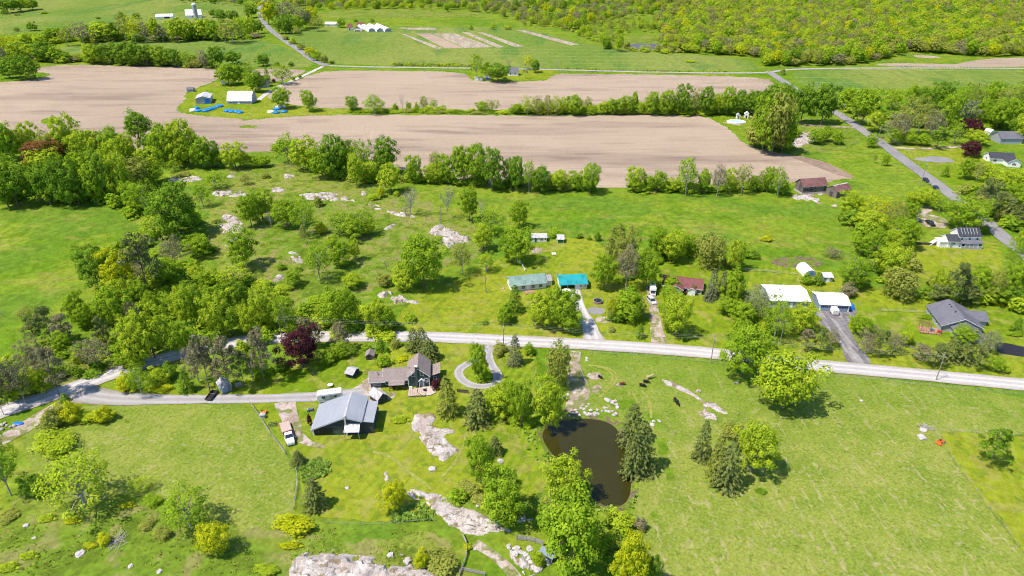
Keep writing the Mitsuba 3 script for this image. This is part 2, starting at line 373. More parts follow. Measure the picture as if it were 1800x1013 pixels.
# far fields
ring = POND.buffer(1.7).difference(POND.buffer(-.3))
sheet('muddy_bank', None, 'mud', 1, 'narrow muddy bank round the olive brown pond', sp=1.0, poly=ring)
sheet('far_field', [(-60, 75), (0, 62), (70, 55), (135, 42), (270, 46), (430, 34), (456, 8), (300, 0), (150, -12), (-80, -14)], 'crop', 1, 'pale green far field around the white barn with the silo', ragged=2)
sheet('far_field', [(95, 84), (200, 73), (330, 70), (450, 68), (500, 82), (548, 108), (548, 120), (480, 118), (300, 118), (100, 90)], 'crop', 1, 'narrow green field between two tree rows left of the bending road', ragged=2)
CROPF = [(490, 60), (530, 50), (900, 46), (960, 58), (1050, 83), (1130, 91), (1300, 101), (1335, 116), (1335, 126), (1100, 124), (900, 118), (590, 114), (562, 104), (525, 80)]
sheet('crop_field', CROPF, 'crop', 1, 'wide bright green crop field behind the thin straight road', ragged=2)
sheet('crop_field', [(1385, 124), (1500, 120), (1830, 121), (1830, 150), (1700, 151), (1500, 160), (1440, 164), (1405, 148)], 'crop', 1, 'green crop field with pale patches at the upper right', ragged=2)
sheet('crop_field', [(885, 8), (960, 4), (1060, 2), (1060, -8), (880, -8)], 'crop', 1, 'bluish green strip of field at the very top', ragged=2)
sheet('far_field', [(560, 20), (700, 15), (830, 22), (880, 28), (700, 33), (560, 32)], 'rough', 2, 'yellowish rough grass strip behind the white tunnels', ragged=2)
for i, q in enumerate([[(701, 49), (765, 49), (767, 53), (722, 53)], [(705, 60), (712, 60), (777, 85), (768, 87)], [(730, 59), (757, 59), (815, 85), (782, 85)], [(760, 59), (800, 59), (866, 83), (818, 85)],
                       [(811, 57), (822, 57), (887, 83), (874, 84)], [(838, 57), (848, 57), (922, 82), (905, 83)], [(909, 54), (920, 53), (1020, 79), (1003, 80)]]):
    sheet('bed_strip', q, 'beds' if i != 2 else 'soil', 3, ['short pale bare strip lying crosswise behind the long market garden beds', 'narrow leftmost pale bed running through the green crop field', 'brown bare bed beside the widest pale bed in the crop field',
          'widest pale bed of the market garden in the crop field', 'pale bed just right of the widest pale market garden bed', 'narrow pale bed second from the right in the crop field', 'rightmost pale bed by the edge of the marsh wood'][i], smooth=0, ragged=.6)
sheet('marsh_ground', [(1080, 78), (1095, 70), (1118, 62), (1150, 60), (1172, 66), (1176, 78), (1150, 87), (1098, 88)], 'rough', 2, 'brownish marsh ground around the small dark pool', ragged=9)
g = ground_poly([(1100, 82), (1115, 76), (1140, 77), (1165, 79), (1166, 86), (1140, 87), (1105, 86)], 2, 5)
pp, tt = mesh_poly(g, 12)
scene['marsh_pool'] = mikit.ply((np.column_stack([pp, np.full(len(pp), .12)]), tt), 'mat_marsh'); tag('marsh_pool', 'small dark pool in the brown marsh before the wood', 'pond', kind='structure')

# ploughed fields
SOIL1 = [(-60, 142), (20, 141), (75, 113), (250, 116), (385, 119), (388, 135), (370, 147), (338, 157), (322, 165), (328, 175), (308, 190), (310, 198), (345, 203), (420, 208), (432, 213), (490, 206), (620, 201), (900, 204), (1200, 201),
         (1245, 206), (1290, 232), (1312, 258), (1380, 270), (1441, 281), (1490, 303), (1508, 316), (1400, 321), (1300, 330), (1000, 332), (760, 320), (700, 292), (560, 264), (470, 268), (300, 264), (-60, 266)]
SOIL2 = [(560, 127), (600, 124), (700, 125), (822, 127), (824, 143), (900, 144), (960, 143), (972, 132), (1000, 129), (1340, 135), (1366, 146), (1350, 160), (1320, 168), (900, 195), (700, 193), (620, 191), (560, 190), (500, 182), (464, 171), (478, 159), (520, 142)]
sheet('ploughed_field', SOIL1, 'soil', 1, 'large pinkish brown ploughed field curving round the farmyard', sp=9, ragged=2.6)
sheet('ploughed_field', SOIL2, 'soil', 1, 'upper ploughed field between the thin road and the tree row', sp=12, ragged=2.6)
sheet('ploughed_field', [(432, 120), (548, 122), (520, 134), (492, 143), (440, 147)], 'soil', 1, 'small corner of ploughed field left of the farm lane', ragged=1.2)
sheet('ploughed_field', [(1530, 112), (1600, 111), (1680, 114), (1720, 104), (1840, 100), (1840, 118), (1700, 118), (1560, 117)], 'soil', 1, 'narrow bare field under the wood at the right edge', ragged=2)
sheet('ploughed_field', [(1600, 96), (1650, 99), (1655, 103), (1612, 102)], 'soil', 1, 'small bare soil patch at the wood edge', ragged=2)
sheet('soil_headland', [(1382, 272), (1441, 281), (1490, 303), (1506, 314), (1478, 311), (1440, 295), (1405, 283)], 'soil_dark', 2, 'darker freshly turned soil along the field corner by the old barn', ragged=.8)
sheet('grass_patch', [(-40, 132), (30, 128), (70, 127), (95, 131), (60, 141), (0, 145), (-40, 146)], 'meadow', 2, 'grassy tongue under the tree clump in the left ploughed field', ragged=1)
sheet('grass_patch', [(70, 210), (95, 206), (115, 212), (100, 219), (72, 218)], 'meadow', 2, 'small grass island in the left ploughed field', ragged=1)
sheet('grass_patch', [(418, 221), (450, 220), (455, 225), (425, 226)], 'rough', 2, 'thin grass sliver in the ploughed field below the blue heaps', ragged=.6)

# rough and mown grass
sheet('rough_ground', [(395, 290), (520, 285), (640, 310), (720, 340), (800, 380), (860, 400), (850, 455), (760, 470), (700, 480), (640, 520), (560, 560), (430, 520), (360, 440), (370, 340)], 'rough', 1, 'rough tussocky ground with scrub on the rocky rise', ragged=3)
sheet('rough_ground', [(0, 880), (100, 850), (200, 870), (300, 880), (420, 930), (520, 930), (600, 960), (760, 930), (800, 960), (800, 1060), (-20, 1060)], 'rough', 2, 'rough weedy ground in the lower left corner', ragged=2)
sheet('rough_ground', [(0, 640), (60, 610), (200, 600), (300, 590), (420, 590), (300, 625), (200, 655), (100, 680), (0, 715)], 'rough', 1, 'shaded rough ground under the pines by the road', ragged=2)
sheet('pasture', [(1012, 616), (1100, 622), (1270, 637), (1450, 656), (1830, 693), (1830, 768), (1640, 757), (1690, 832), (1830, 1010), (1830, 1080), (1090, 1080), (1120, 960), (1112, 895), (1125, 850), (1110, 780), (1085, 748), (1030, 731), (985, 735), (1000, 690)], 'pasture', 1,
      'open pasture with pale hay rows right of the pond', sp=5, ragged=.6)
sheet('pasture', [(60, 722), (190, 711), (430, 710), (455, 722), (500, 795), (522, 830), (515, 900), (540, 925), (480, 985), (380, 990), (250, 960), (120, 900), (30, 800)], 'paddock', 1, 'dull green pasture left of the grey barn', sp=5, ragged=.8)
sheet('lawn', [(183, 692), (215, 662), (300, 692), (400, 690), (450, 655), (540, 640), (640, 614), (800, 600), (930, 609), (946, 640), (938, 720), (945, 770), (985, 830), (955, 870), (900, 880), (850, 860), (820, 880), (770, 893), (690, 920), (600, 914), (527, 905), (532, 820), (505, 790), (470, 730), (440, 708), (200, 699)],
      'lawn', 2, 'mown lawn round the dark green farmhouse and grey barn', sp=4, ragged=.7)
sheet('lawn', [(700, 550), (752, 512), (800, 495), (840, 478), (900, 440), (990, 416), (1060, 425), (1075, 470), (1160, 468), (1290, 458), (1300, 480), (1330, 560), (1290, 615), (1250, 620), (1000, 604), (800, 590), (702, 582)], 'lawn', 2, 'mown lawn round the green roofed and red roofed houses', sp=4, ragged=.7)
sheet('lawn', [(1310, 480), (1345, 462), (1420, 470), (1500, 492), (1590, 522), (1680, 515), (1830, 530), (1830, 674), (1650, 657), (1500, 642), (1270, 620), (1330, 560)], 'lawn', 2, 'mown lawn round the white garage and grey house', sp=4, ragged=.7)
sheet('lawn', [(1585, 438), (1610, 424), (1700, 440), (1757, 428), (1765, 470), (1760, 500), (1700, 505), (1600, 490)], 'lawn', 2, 'sun-yellowed lawn below the white farmhouse', ragged=.7)
sheet('lawn', [(1560, 250), (1680, 255), (1760, 290), (1740, 340), (1705, 350), (1670, 335), (1600, 285)], 'lawn', 2, 'roadside lawn right of the paved road', ragged=.7)
sheet('lawn', [(1395, 208), (1470, 212), (1520, 240), (1500, 262), (1420, 270), (1390, 262)], 'rough', 2, 'rough dry grass beside the sandy lane', ragged=1)
sheet('mown_field', [(1641, 758), (1716, 763), (1790, 768), (1840, 772), (1840, 1015), (1790, 965), (1735, 890), (1690, 832)], 'lawn', 3, 'freshly mown corner field at the right edge', ragged=.4, smooth=1)
sheet('farmyard', [(312, 193), (330, 176), (324, 166), (372, 148), (392, 137), (420, 125), (470, 140), (480, 158), (466, 172), (500, 184), (560, 191), (620, 193), (620, 200), (490, 205), (430, 211), (345, 202)], 'lawn', 2, 'grassy farmyard between the ploughed fields', ragged=.8)
sheet('farmyard', [(826, 142), (822, 126), (830, 121), (960, 121), (985, 125), (972, 131), (960, 142)], 'lawn', 2, 'grassy yard of the lone farm by the thin road', ragged=.8)
sheet('pool_yard', [(1238, 203), (1300, 201), (1345, 206), (1330, 250), (1300, 235), (1280, 224)], 'lawn', 2, 'small lawn round the swimming pool', ragged=.8)
sheet('dry_hollow', [(1355, 460), (1372, 453), (1410, 451), (1440, 456), (1448, 465), (1430, 471), (1390, 471), (1362, 467)], 'mud', 3, 'dried brown pond hollow in the meadow behind the sheds', ragged=.6)

# roads, drives, tracks
ROAD = [(-60, 746), (0, 726), (60, 706), (125, 684), (212, 652), (287, 631), (360, 613), (425, 599), (520, 593), (620, 592), (725, 592), (825, 596), (950, 602), (1050, 607), (1150, 613), (1250, 621), (1425, 642), (1525, 651), (1650, 662), (1830, 680)]
strip('gravel_road', ROAD, 6.6, 'gravel', 5, 'pale gravel road crossing the whole view')
strip('driveway', [(128, 690), (165, 697), (210, 702), (325, 703), (450, 702), (530, 699), (590, 696), (640, 690)], 4.4, 'grey_gravel', 4, 'grey gravel driveway leading to the grey barn', widths=[9, 6.5, 4.2, 4, 4, 4.4, 5])
sheet('gravel_yard', [(590, 702), (622, 684), (645, 664), (658, 664), (668, 690), (700, 690), (690, 704), (660, 702), (640, 722), (612, 712)], 'dirt', 3, 'gravel yard between the farmhouse and the grey barn', ragged=.5)
strip('driveway', [(868, 602), (861, 612), (858, 628), (866, 648), (878, 660), (870, 677), (845, 682), (818, 675), (803, 657), (812, 645), (836, 634), (850, 622), (858, 610)], 2.7, 'grey_gravel', 4, 'looping gravel driveway round the bushy tree before the farmhouse')
strip('farm_track', [(500, 706), (508, 730), (517, 760), (540, 782), (570, 786)], 4.5, 'dirt', 3, 'worn dirt track beside the flatbed truck', widths=[6, 4.5, 4, 2.5, 1])
strip('farm_track', [(110, 712), (85, 725), (52, 746), (28, 762), (-30, 790)], 5, 'dirt', 4, 'dirt track branching off the gravel road at the left edge')
strip('farm_track', [(835, 955), (868, 975), (895, 1000), (925, 1040)], 2.4, 'dirt', 4, 'narrow dirt path running out of the lower edge')
strip('farm_track', [(1012, 618), (1008, 640), (1012, 665), (1020, 690), (1010, 712), (1000, 725)], 4, 'dirt', 3, 'bare cattle path past the birch', widths=[3, 3.5, 5, 7, 6, 3])
sheet('bare_patch', [(1040, 680), (1055, 677), (1060, 686), (1050, 692), (1038, 690)], 'dirt', 3, 'round bare earth patch in the pasture left of the brown calf', ragged=.4)
sheet('bare_patch', [(1078, 677), (1090, 673), (1098, 676), (1090, 681)], 'dirt', 3, 'bare earth patch under the brown calf', ragged=.3)
sheet('bare_patch', [(1030, 658), (1048, 654), (1062, 660), (1052, 668), (1035, 667)], 'dirt', 3, 'bare earth patch beside the dark calf near the birch', ragged=.4)
strip('driveway', [(1008, 508), (1013, 522), (1020, 545), (1032, 565), (1040, 585), (1046, 606)], 4, 'gravel', 4, 'white gravel driveway of the teal roofed house', widths=[4, 4, 4, 5, 5, 9])
sheet('parking_pad', [(1032, 541), (1062, 541), (1066, 552), (1035, 554)], 'asphalt', 3, 'grey parking pad beside the white gravel driveway', ragged=.3)
strip('driveway', [(1143, 505), (1147, 530), (1151, 560), (1155, 585), (1160, 612)], 3.6, 'dirt', 4, 'narrow brownish driveway of the red roofed house', widths=[3, 3.2, 3.4, 4, 6])
sheet('paved_driveway', off([(325, 150), (480, 172), (625, 150), (635, 180), (560, 235), (575, 300), (640, 420), (745, 540), (640, 545), (540, 520), (525, 430), (440, 310), (350, 230)], 1350, 506), 'newasphalt', 4, 'dark asphalt driveway of the white three-door garage', sp=2, ragged=.3)
sheet('paved_driveway', [(1748, 599), (1800, 611), (1840, 618), (1840, 632), (1800, 628), (1748, 622)], 'black', 4, 'fresh black driveway at the right edge', ragged=.2)
strip('paved_road', [(1350, 126), (1375, 142), (1397, 157), (1440, 182), (1485, 207), (1520, 232), (1552, 253), (1590, 283), (1637, 316), (1680, 349), (1725, 383), (1758, 413), (1800, 445), (1900, 525)], 7.2, 'asphalt', 5, 'grey paved road slanting down the right side')
strip('far_road', [(1356, 128), (1275, 129), (1125, 127), (950, 122), (825, 120), (700, 119), (600, 117), (568, 115)], 5, 'grey_gravel', 4, 'thin straight pale road behind the ploughed field')
strip('far_road', [(575, 116), (550, 107), (532, 92), (505, 75), (480, 57), (465, 42), (455, 25), (457, 8), (472, -12)], 7, 'asphalt', 5, 'bending grey road climbing to the top left')
strip('far_road', [(1356, 127), (1387, 122), (1500, 120), (1650, 120), (1840, 121)], 5, 'grey_gravel', 4, 'thin pale road along the foot of the wood at right')
strip('farm_lane', [(568, 117), (545, 128), (520, 140), (492, 151), (470, 163), (455, 176)], 4, 'gravel', 4, 'pale farm lane to the gambrel barn')
sheet('drive_apron', [(1600, 280), (1637, 275), (1665, 277), (1682, 285), (1660, 287), (1620, 284)], 'asphalt', 4, 'grey parking apron right of the paved road', ragged=.3)
strip('farm_lane', [(1570, 260), (1610, 262), (1650, 261), (1692, 258)], 3.5, 'dirt', 4, 'light lane to the house under the purple trees')
strip('farm_lane', [(1512, 226), (1485, 224), (1450, 222), (1410, 219), (1390, 215)], 4, 'dirt', 4, 'sandy lane beside the tall poplar clump')
sheet('gravel_yard', off([(1050, 450), (1100, 440), (1170, 452), (1110, 500), (1180, 505), (1275, 545), (1260, 592), (1180, 598), (1100, 585), (1020, 535)], 1350, 253), 'dirt', 4, 'gravel parking yard beside the dark pickup', ragged=.4)

for q, l in [([(290, 225), (450, 235), (570, 265), (640, 320), (660, 380), (600, 470), (500, 570), (430, 620)], 'outer curved tyre track pressed into the pasture beside the herd'), ([(400, 240), (500, 258), (560, 292), (612, 350), (585, 430), (480, 545)], 'inner curved tyre track pressed into the pasture beside the herd'),
             ([(955, 530), (1030, 620), (1060, 720), (1070, 870)], 'thin tyre track running down from the small herd towards the spruces'), ([(850, 560), (885, 640), (900, 690)], 'short tyre track left of the thin track below the herd')]:
    strip('tyre_track', off(q, 990, 610, 6.92), .75, 'flattened', 3, l)
strip('tyre_track', [(690, 735), (720, 742), (728, 760), (715, 778), (700, 790)], .7, 'flattened', 4, 'curved wheel mark on the lawn right of the grey barn')
strip('tyre_track', [(655, 795), (690, 805), (725, 835), (760, 862)], .8, 'flattened', 4, 'wheel mark leading across the lawn to the bedrock path')
strip('tyre_track', [(820, 760), (815, 785), (800, 815), (775, 840)], .7, 'flattened', 4, 'wheel mark curving along the right side of the lawn')
# ------------------------------------------------------------------ bedrock
def outcrop(pts, label, h=.5, sp=.8, name='rock_outcrop', smooth=1, ragged=.6, holes=1.0):
    g = ground_poly(pts, smooth, ragged, 3)
    sp = max(sp, math.sqrt(g.area) / 60)
    p, t = mesh_poly(g, sp)
    d = shapely.distance(shapely.points(p), g.exterior)
    k = np.column_stack([p * .22, np.zeros(len(p))])
    f = meshkit.fbm(k, 4, 11)
    stepz = np.round(f * 7) / 7
    z = H(p[:, 0], p[:, 1]) - .05 + np.minimum(d * .55, h * (.45 + 1.1 * stepz)) + np.minimum(d, 1) * .35 * (meshkit.fbm(k * 5, 3, 2) - .5) + .12
    z = np.where(d < .01, H(p[:, 0], p[:, 1]) - .08, z)
    hole = meshkit.fbm(np.column_stack([p * .42, np.full(len(p), 3.0)]), 4, 6)
    z = z - np.clip((.46 - hole) * 14, 0, 1) * np.clip(1.7 - d * .28, .3, 1) * (h + .55) * holes          # turf fills the hollows
    key = numbered(name)
    scene[key] = mikit.ply((np.column_stack([p, z]), t), 'mat_rock', smooth=35)
    tag(key, label, 'rock', kind='structure')
outcrop([(500, 985), (530, 972), (570, 961), (590, 965), (612, 976), (640, 975), (672, 988), (700, 994), (716, 985), (735, 992), (770, 1006), (790, 1000), (800, 1045), (520, 1050), (510, 1010)], 'big pale bedrock outcrop cut by the lower edge', h=1.7, sp=.45, holes=.4)
outcrop([(722, 740), (731, 727), (742, 725), (765, 727), (767, 740), (757, 750), (800, 754), (803, 763), (778, 763), (790, 775), (803, 788), (808, 798), (796, 800), (788, 807), (780, 815), (776, 813), (771, 805), (757, 798), (745, 785), (737, 772), (740, 763), (722, 758)], 'pale cracked bedrock on the lawn right of the grey barn', h=.5, sp=.4, holes=.28)
outcrop(off([(1050, 395), (1160, 400), (1300, 440), (1400, 490), (1600, 590), (1790, 660), (1830, 730), (1700, 705), (1560, 740), (1450, 720), (1390, 680), (1300, 610), (1220, 520), (1120, 450)], 450, 760), 'long smooth bedrock path sloping to the lower edge', h=.22, sp=.45, holes=.28, ragged=.8)
outcrop(off([(910, 262), (955, 270), (962, 315), (932, 362), (890, 312)], 450, 760), 'small pale bedrock patch left of the long bedrock path', h=.25)
outcrop(off([(1055, 398), (1110, 410), (1165, 480), (1120, 495), (1070, 450)], 450, 760), 'small bedrock hump under the golden bush', h=.4)
outcrop(off([(1200, 630), (1240, 580), (1310, 565), (1370, 600), (1440, 630), (1530, 670), (1470, 700), (1390, 712), (1370, 750), (1320, 720), (1260, 660)], 450, 253), 'broad pale outcrop behind the big round maple', h=.8)
for q, l in [([(100, 310), (200, 305), (215, 335), (110, 345)], 'leftmost small outcrop on the rocky rise'), ([(285, 365), (340, 350), (450, 338), (560, 345), (650, 380), (735, 410), (600, 402), (480, 405), (330, 392)], 'long pale outcrop band across the rocky rise'),
             ([(735, 330), (780, 335), (782, 370), (740, 372)], 'small square outcrop beside the yellow bush on the rise'), ([(780, 420), (880, 435), (890, 468), (800, 458)], 'pale outcrop at the right end of the rocky band'),
             ([(180, 210), (270, 215), (280, 240), (215, 255)], 'upper outcrop near the back of the rocky rise'), ([(890, 600), (960, 560), (1005, 560), (960, 590), (900, 612)], 'thin slanting outcrop above the big round maple'),
             ([(220, 760), (270, 755), (345, 810), (330, 850), (260, 840), (240, 790)], 'pale outcrop left of the lone open tree in the meadow'), ([(95, 960), (160, 915), (205, 920), (190, 960), (110, 985)], 'low outcrop above the roadside trees'),
             ([(900, 470), (960, 475), (1030, 482), (1150, 520), (1050, 520), (940, 495)], 'flat grey outcrop below the leafless shrubs')]:
    outcrop(off(q, 450, 253), l, h=.5)
for q, l in [([(1550, 500), (1640, 498), (1700, 550), (1730, 600), (1680, 650), (1620, 730), (1580, 720), (1600, 650), (1540, 640)], 'broken outcrop right of the huge dark maple'), ([(1480, 333), (1640, 330), (1820, 338), (1800, 362), (1600, 380), (1490, 362)], 'long white outcrop behind the huge dark maple'),
             ([(1170, 240), (1300, 225), (1420, 230), (1425, 268), (1200, 272)], 'pinkish outcrop beside the pale willow clump'), ([(1590, 225), (1670, 208), (1650, 238), (1600, 245)], 'small curved outcrop at the far end of the rise')]:
    outcrop(off(q, 0, 253), l, h=.5)
outcrop(off([(1040, 640), (1140, 662), (1210, 697), (1290, 748), (1360, 798), (1420, 800), (1530, 892), (1490, 890), (1400, 850), (1360, 842), (1365, 870), (1430, 885), (1452, 935), (1350, 925), (1295, 862), (1340, 868), (1345, 810), (1280, 772), (1200, 732), (1130, 700), (1080, 690)], 900, 506), 'long jagged outcrop in the pasture right of the black cow', h=.15, sp=.4, smooth=0, ragged=.4, holes=.15)
outcrop(off([(1255, 668), (1310, 712), (1365, 720), (1350, 738), (1280, 742), (1290, 720)], 900, 506), 'short outcrop branch above the long jagged outcrop', h=.25, smooth=0, ragged=.4)
outcrop(off([(1550, 665), (1610, 660), (1605, 695), (1575, 690)], 900, 506), 'small flat outcrop under the roadside trees at right', h=.35)
outcrop(off([(1650, 682), (1725, 688), (1740, 710), (1680, 712)], 900, 506), 'low outcrop at the foot of the round roadside tree', h=.35)
outcrop(off([(100, 620), (200, 570), (320, 600), (560, 560), (760, 570), (760, 600), (640, 625), (700, 700), (745, 780), (640, 770), (540, 690), (440, 705), (300, 720), (220, 690)], 1380, 290, 11.25), 'white flat bedrock in front of the old barn', h=.25, smooth=0)
outcrop(off([(890, 790), (1050, 785), (1060, 860), (900, 835)], 1380, 290, 11.25), 'small white bedrock slab beside the bush below the old barn', h=.25)
outcrop(off([(830, 50), (920, 20), (1040, 50), (1110, 85), (1180, 110), (1060, 135), (980, 122), (900, 80)], 450, 506), 'pinkish outcrop at the corner of the green roofed lawn', h=.8)
outcrop(off([(365, 100), (450, 55), (495, 90), (460, 170), (400, 140)], 450, 506), 'rubbly outcrop between the roadside trees', h=.8)
outcrop([(1392, 240), (1412, 232), (1445, 236), (1440, 246), (1420, 252), (1400, 262), (1390, 252)], 'white stony patch beside the tall poplar clump', h=.4)
for q, l in [([(888, 905), (940, 900), (955, 912), (930, 918), (890, 915)], 'pinkish rubble bank beneath the leafy tree by the mown path'), ([(890, 960), (915, 965), (930, 990), (955, 1020), (930, 1030), (912, 1000), (895, 985)], 'tumbled pink rock bank beside the narrow dirt path')]:
    outcrop(q, l, h=.8, sp=.4)
outcrop([(690, 995), (700, 975), (710, 972), (712, 985)], 'small pink outcrop right of the big lower outcrop', h=.4)
# ------------------------------------------------------------------ building kit
def box(x0, x1, y0, y1, z0, z1):
    m = trimesh.creation.box([x1 - x0, y1 - y0, z1 - z0]); m.apply_translation([(x0 + x1) / 2, (y0 + y1) / 2, (z0 + z1) / 2]); return m
def prism(poly, axis, a0, a1):
    """A profile drawn in (y, z) and run along x, or in (x, z) and run along y, or in (x, y) and run up z."""
    m = trimesh.creation.extrude_polygon(Polygon(poly).buffer(0), a1 - a0, engine='earcut')
    v = np.array(m.vertices); a, b, c = v[:, 0], v[:, 1], v[:, 2] + a0
    m.vertices = np.column_stack({'x': (c, a, b), 'y': (a, c, b), 'z': (a, b, c)}[axis]); m.fix_normals(); return m
def rod(p, q, r, n=8, r2=None):
    p, q = np.asarray(p, float), np.asarray(q, float); d = q - p; L = np.linalg.norm(d)
    if r2 is None: m = trimesh.creation.cylinder(r, L, sections=n); m.apply_translation([0, 0, L / 2])
    else:
        a = np.arange(n) * 2 * np.pi / n; ring = np.stack([np.cos(a), np.sin(a), 0 * a], 1)
        m = trimesh.convex.convex_hull(np.vstack([ring * r, ring * r2 + [0, 0, L]]))
    m.apply_transform(trimesh.geometry.align_vectors([0, 0, 1], d / L)); m.apply_translation(p); return m
def hull(pts): return trimesh.convex.convex_hull(np.asarray(pts, float))
def ball(c, r, s=(1, 1, 1), sub=2):
    m = trimesh.creation.icosphere(sub, r); m.apply_scale(s); m.apply_translation(c); return m
def cat(*ms): return trimesh.util.concatenate([m for m in ms if m is not None])
def rbox(x0, x1, y0, y1, z0, z1, r=.08):
    return hull([(x, y, z) for x, dx in ((x0, r), (x1, -r)) for y, dy in ((y0, r), (y1, -r)) for z, dz in ((z0, r), (z1, -r)) for x, y, z in ((x + dx, y + dy, z), (x + dx, y, z + dz), (x, y + dy, z + dz))])

class Thing:
    """A thing whose parts are meshes in local metres: x along A to B, y to the left of that (away), z up."""
    def __init__(s, name, label, cat_, A, B=None, axis='x', ang=0.0, group=None, dz=0.0):
        s.key = numbered(name); tag(s.key, label, cat_, group)
        a = at(*A); s.len = 0
        if B is not None:
            d = at(*B)[:2] - a[:2]; s.len = np.linalg.norm(d); ang = math.atan2(d[1], d[0]) - (math.pi / 2 if axis == 'y' else 0)
        c, n = math.cos(ang), math.sin(ang)
        s.M = np.array([[c, -n, 0, a[0]], [n, c, 0, a[1]], [0, 0, 1, a[2] + dz], [0, 0, 0, 1]]); s.ang = ang
    def part(s, name, mesh, m, parent=None, label=None, smooth=False):
        key = numbered((parent or s.key) + '__' + name)
        mesh = mesh.copy(); mesh.apply_transform(s.M)
        scene[key] = mikit.ply(mesh, 'mat_' + m, smooth=smooth)
        if label: labels[key] = {'label': label}
        return key
    def whole(s, mesh, m, smooth=False):
        mesh = mesh.copy(); mesh.apply_transform(s.M); scene[s.key] = mikit.ply(mesh, 'mat_' + m, smooth=smooth); return s
    # parts of buildings
    def wing(s, x0, x1, y0, y1, hw, rise, wall, roof, ridge='x', oh=.4, kind='gable', pk=.5, th=.16, base=-.6, trim=None):
        def put(prof_wall, prof_roof):
            ax = 'x' if ridge == 'x' else 'y'
            a0, a1 = (x0, x1) if ridge == 'x' else (y0, y1)
            w = s.part('wall', prism(prof_wall, ax, a0, a1), wall); r = s.part('roof', prism(prof_roof, ax, a0 - oh, a1 + oh), roof)
            return w, r
        lo, hi = (y0, y1) if ridge == 'x' else (x0, x1)
        mid = lo + (hi - lo) * pk; zr = hw + rise; e = .006
        if kind == 'gable':
            sl, sr = rise / (mid - lo), rise / (hi - mid)
            L, R = (lo - oh, hw - oh * sl), (hi + oh, hw - oh * sr)
            pw = [(lo, base), (hi, base), (hi, hw), (mid, zr), (lo, hw)]
            pr = [(L[0], L[1] + e), (mid, zr + e), (R[0], R[1] + e), (R[0], R[1] + th), (mid, zr + th), (L[0], L[1] + th)]
        elif kind == 'shed':                                       # high at hi when rise > 0
            sl = rise / (hi - lo)
            pw = [(lo, base), (hi, base), (hi, hw + rise), (lo, hw)]
            pr = [(lo - oh, hw - oh * sl + e), (hi + oh, zr + oh * sl + e), (hi + oh, zr + oh * sl + th), (lo - oh, hw - oh * sl + th)]
        elif kind == 'gambrel':
            q = (hi - lo); k1, k2 = lo + q * .2, hi - q * .2; zk = hw + rise * .66
            pw = [(lo, base), (hi, base), (hi, hw), (k2, zk), (mid, zr), (k1, zk), (lo, hw)]
            pr = [(lo - .3, hw - .3 + e), (k1 - .02, zk + e), (mid, zr + e), (k2 + .02, zk + e), (hi + .3, hw - .3 + e), (hi + .45, hw - .3 + th), (k2 + .15, zk + th), (mid, zr + th), (k1 - .15, zk + th), (lo - .45, hw - .3 + th)]
        elif kind == 'arch':
            an = np.linspace(0, math.pi, 15); r = (hi - lo) / 2
            pw = [(lo, base), (hi, base)] + [(mid + r * math.cos(t), hw + rise * math.sin(t)) for t in an]
            pr = [(mid + (r + .03) * math.cos(t), hw + (rise + .03) * math.sin(t)) for t in an]
            pr = [(hi + .03, 0)] + pr + [(lo - .03, 0), (lo - .12, 0)] + [(mid + (r + .12) * math.cos(t), hw + (rise + .12) * math.sin(t)) for t in an[::-1]] + [(hi + .12, 0)]
        w, r = put(pw, pr)
        if kind == 'gable':
            ax, (a0, a1) = ('x', (x0, x1)) if ridge == 'x' else ('y', (y0, y1))
            s.part('ridge_cap', prism([(mid - .22, zr + th - .22 * sl + .012), (mid, zr + th + .012), (mid + .22, zr + th - .22 * sr + .012), (mid + .22, zr + th - .22 * sr + .05), (mid, zr + th + .06), (mid - .22, zr + th - .22 * sl + .05)], ax, a0 - oh - .01, a1 + oh + .01), roof, r)
            if ridge == 'x': s.part('gutter', rod((x0 - oh, L[0] - .06, L[1] + .03), (x1 + oh, L[0] - .06, L[1] + .03), .055, 6), 'grey_metal', r)
        if trim and kind == 'gable':                                 # white barge boards on the front gable or eaves
            if ridge == 'y':
                s.part('barge_board', cat(prism([(L[0], L[1] - .18), (mid, zr - .18), (R[0], R[1] - .18), (R[0], R[1] + .02), (mid, zr + .02), (L[0], L[1] + .02)], 'y', y0 - oh - .05, y0 - oh + .03)), trim)
            else:
                s.part('fascia', box(x0 - oh - .02, x1 + oh + .02, L[0] - .05, L[0] + .03, L[1] - .14, L[1] + .10), trim)
                for xa in (x0 - oh - .05, x1 + oh - .03):
                    s.part('barge_board', prism([(L[0], L[1] - .18), (mid, zr - .18), (R[0], R[1] - .18), (R[0], R[1] + .02), (mid, zr + .02), (L[0], L[1] + .02)], 'x', xa, xa + .08), trim)
        return w, r
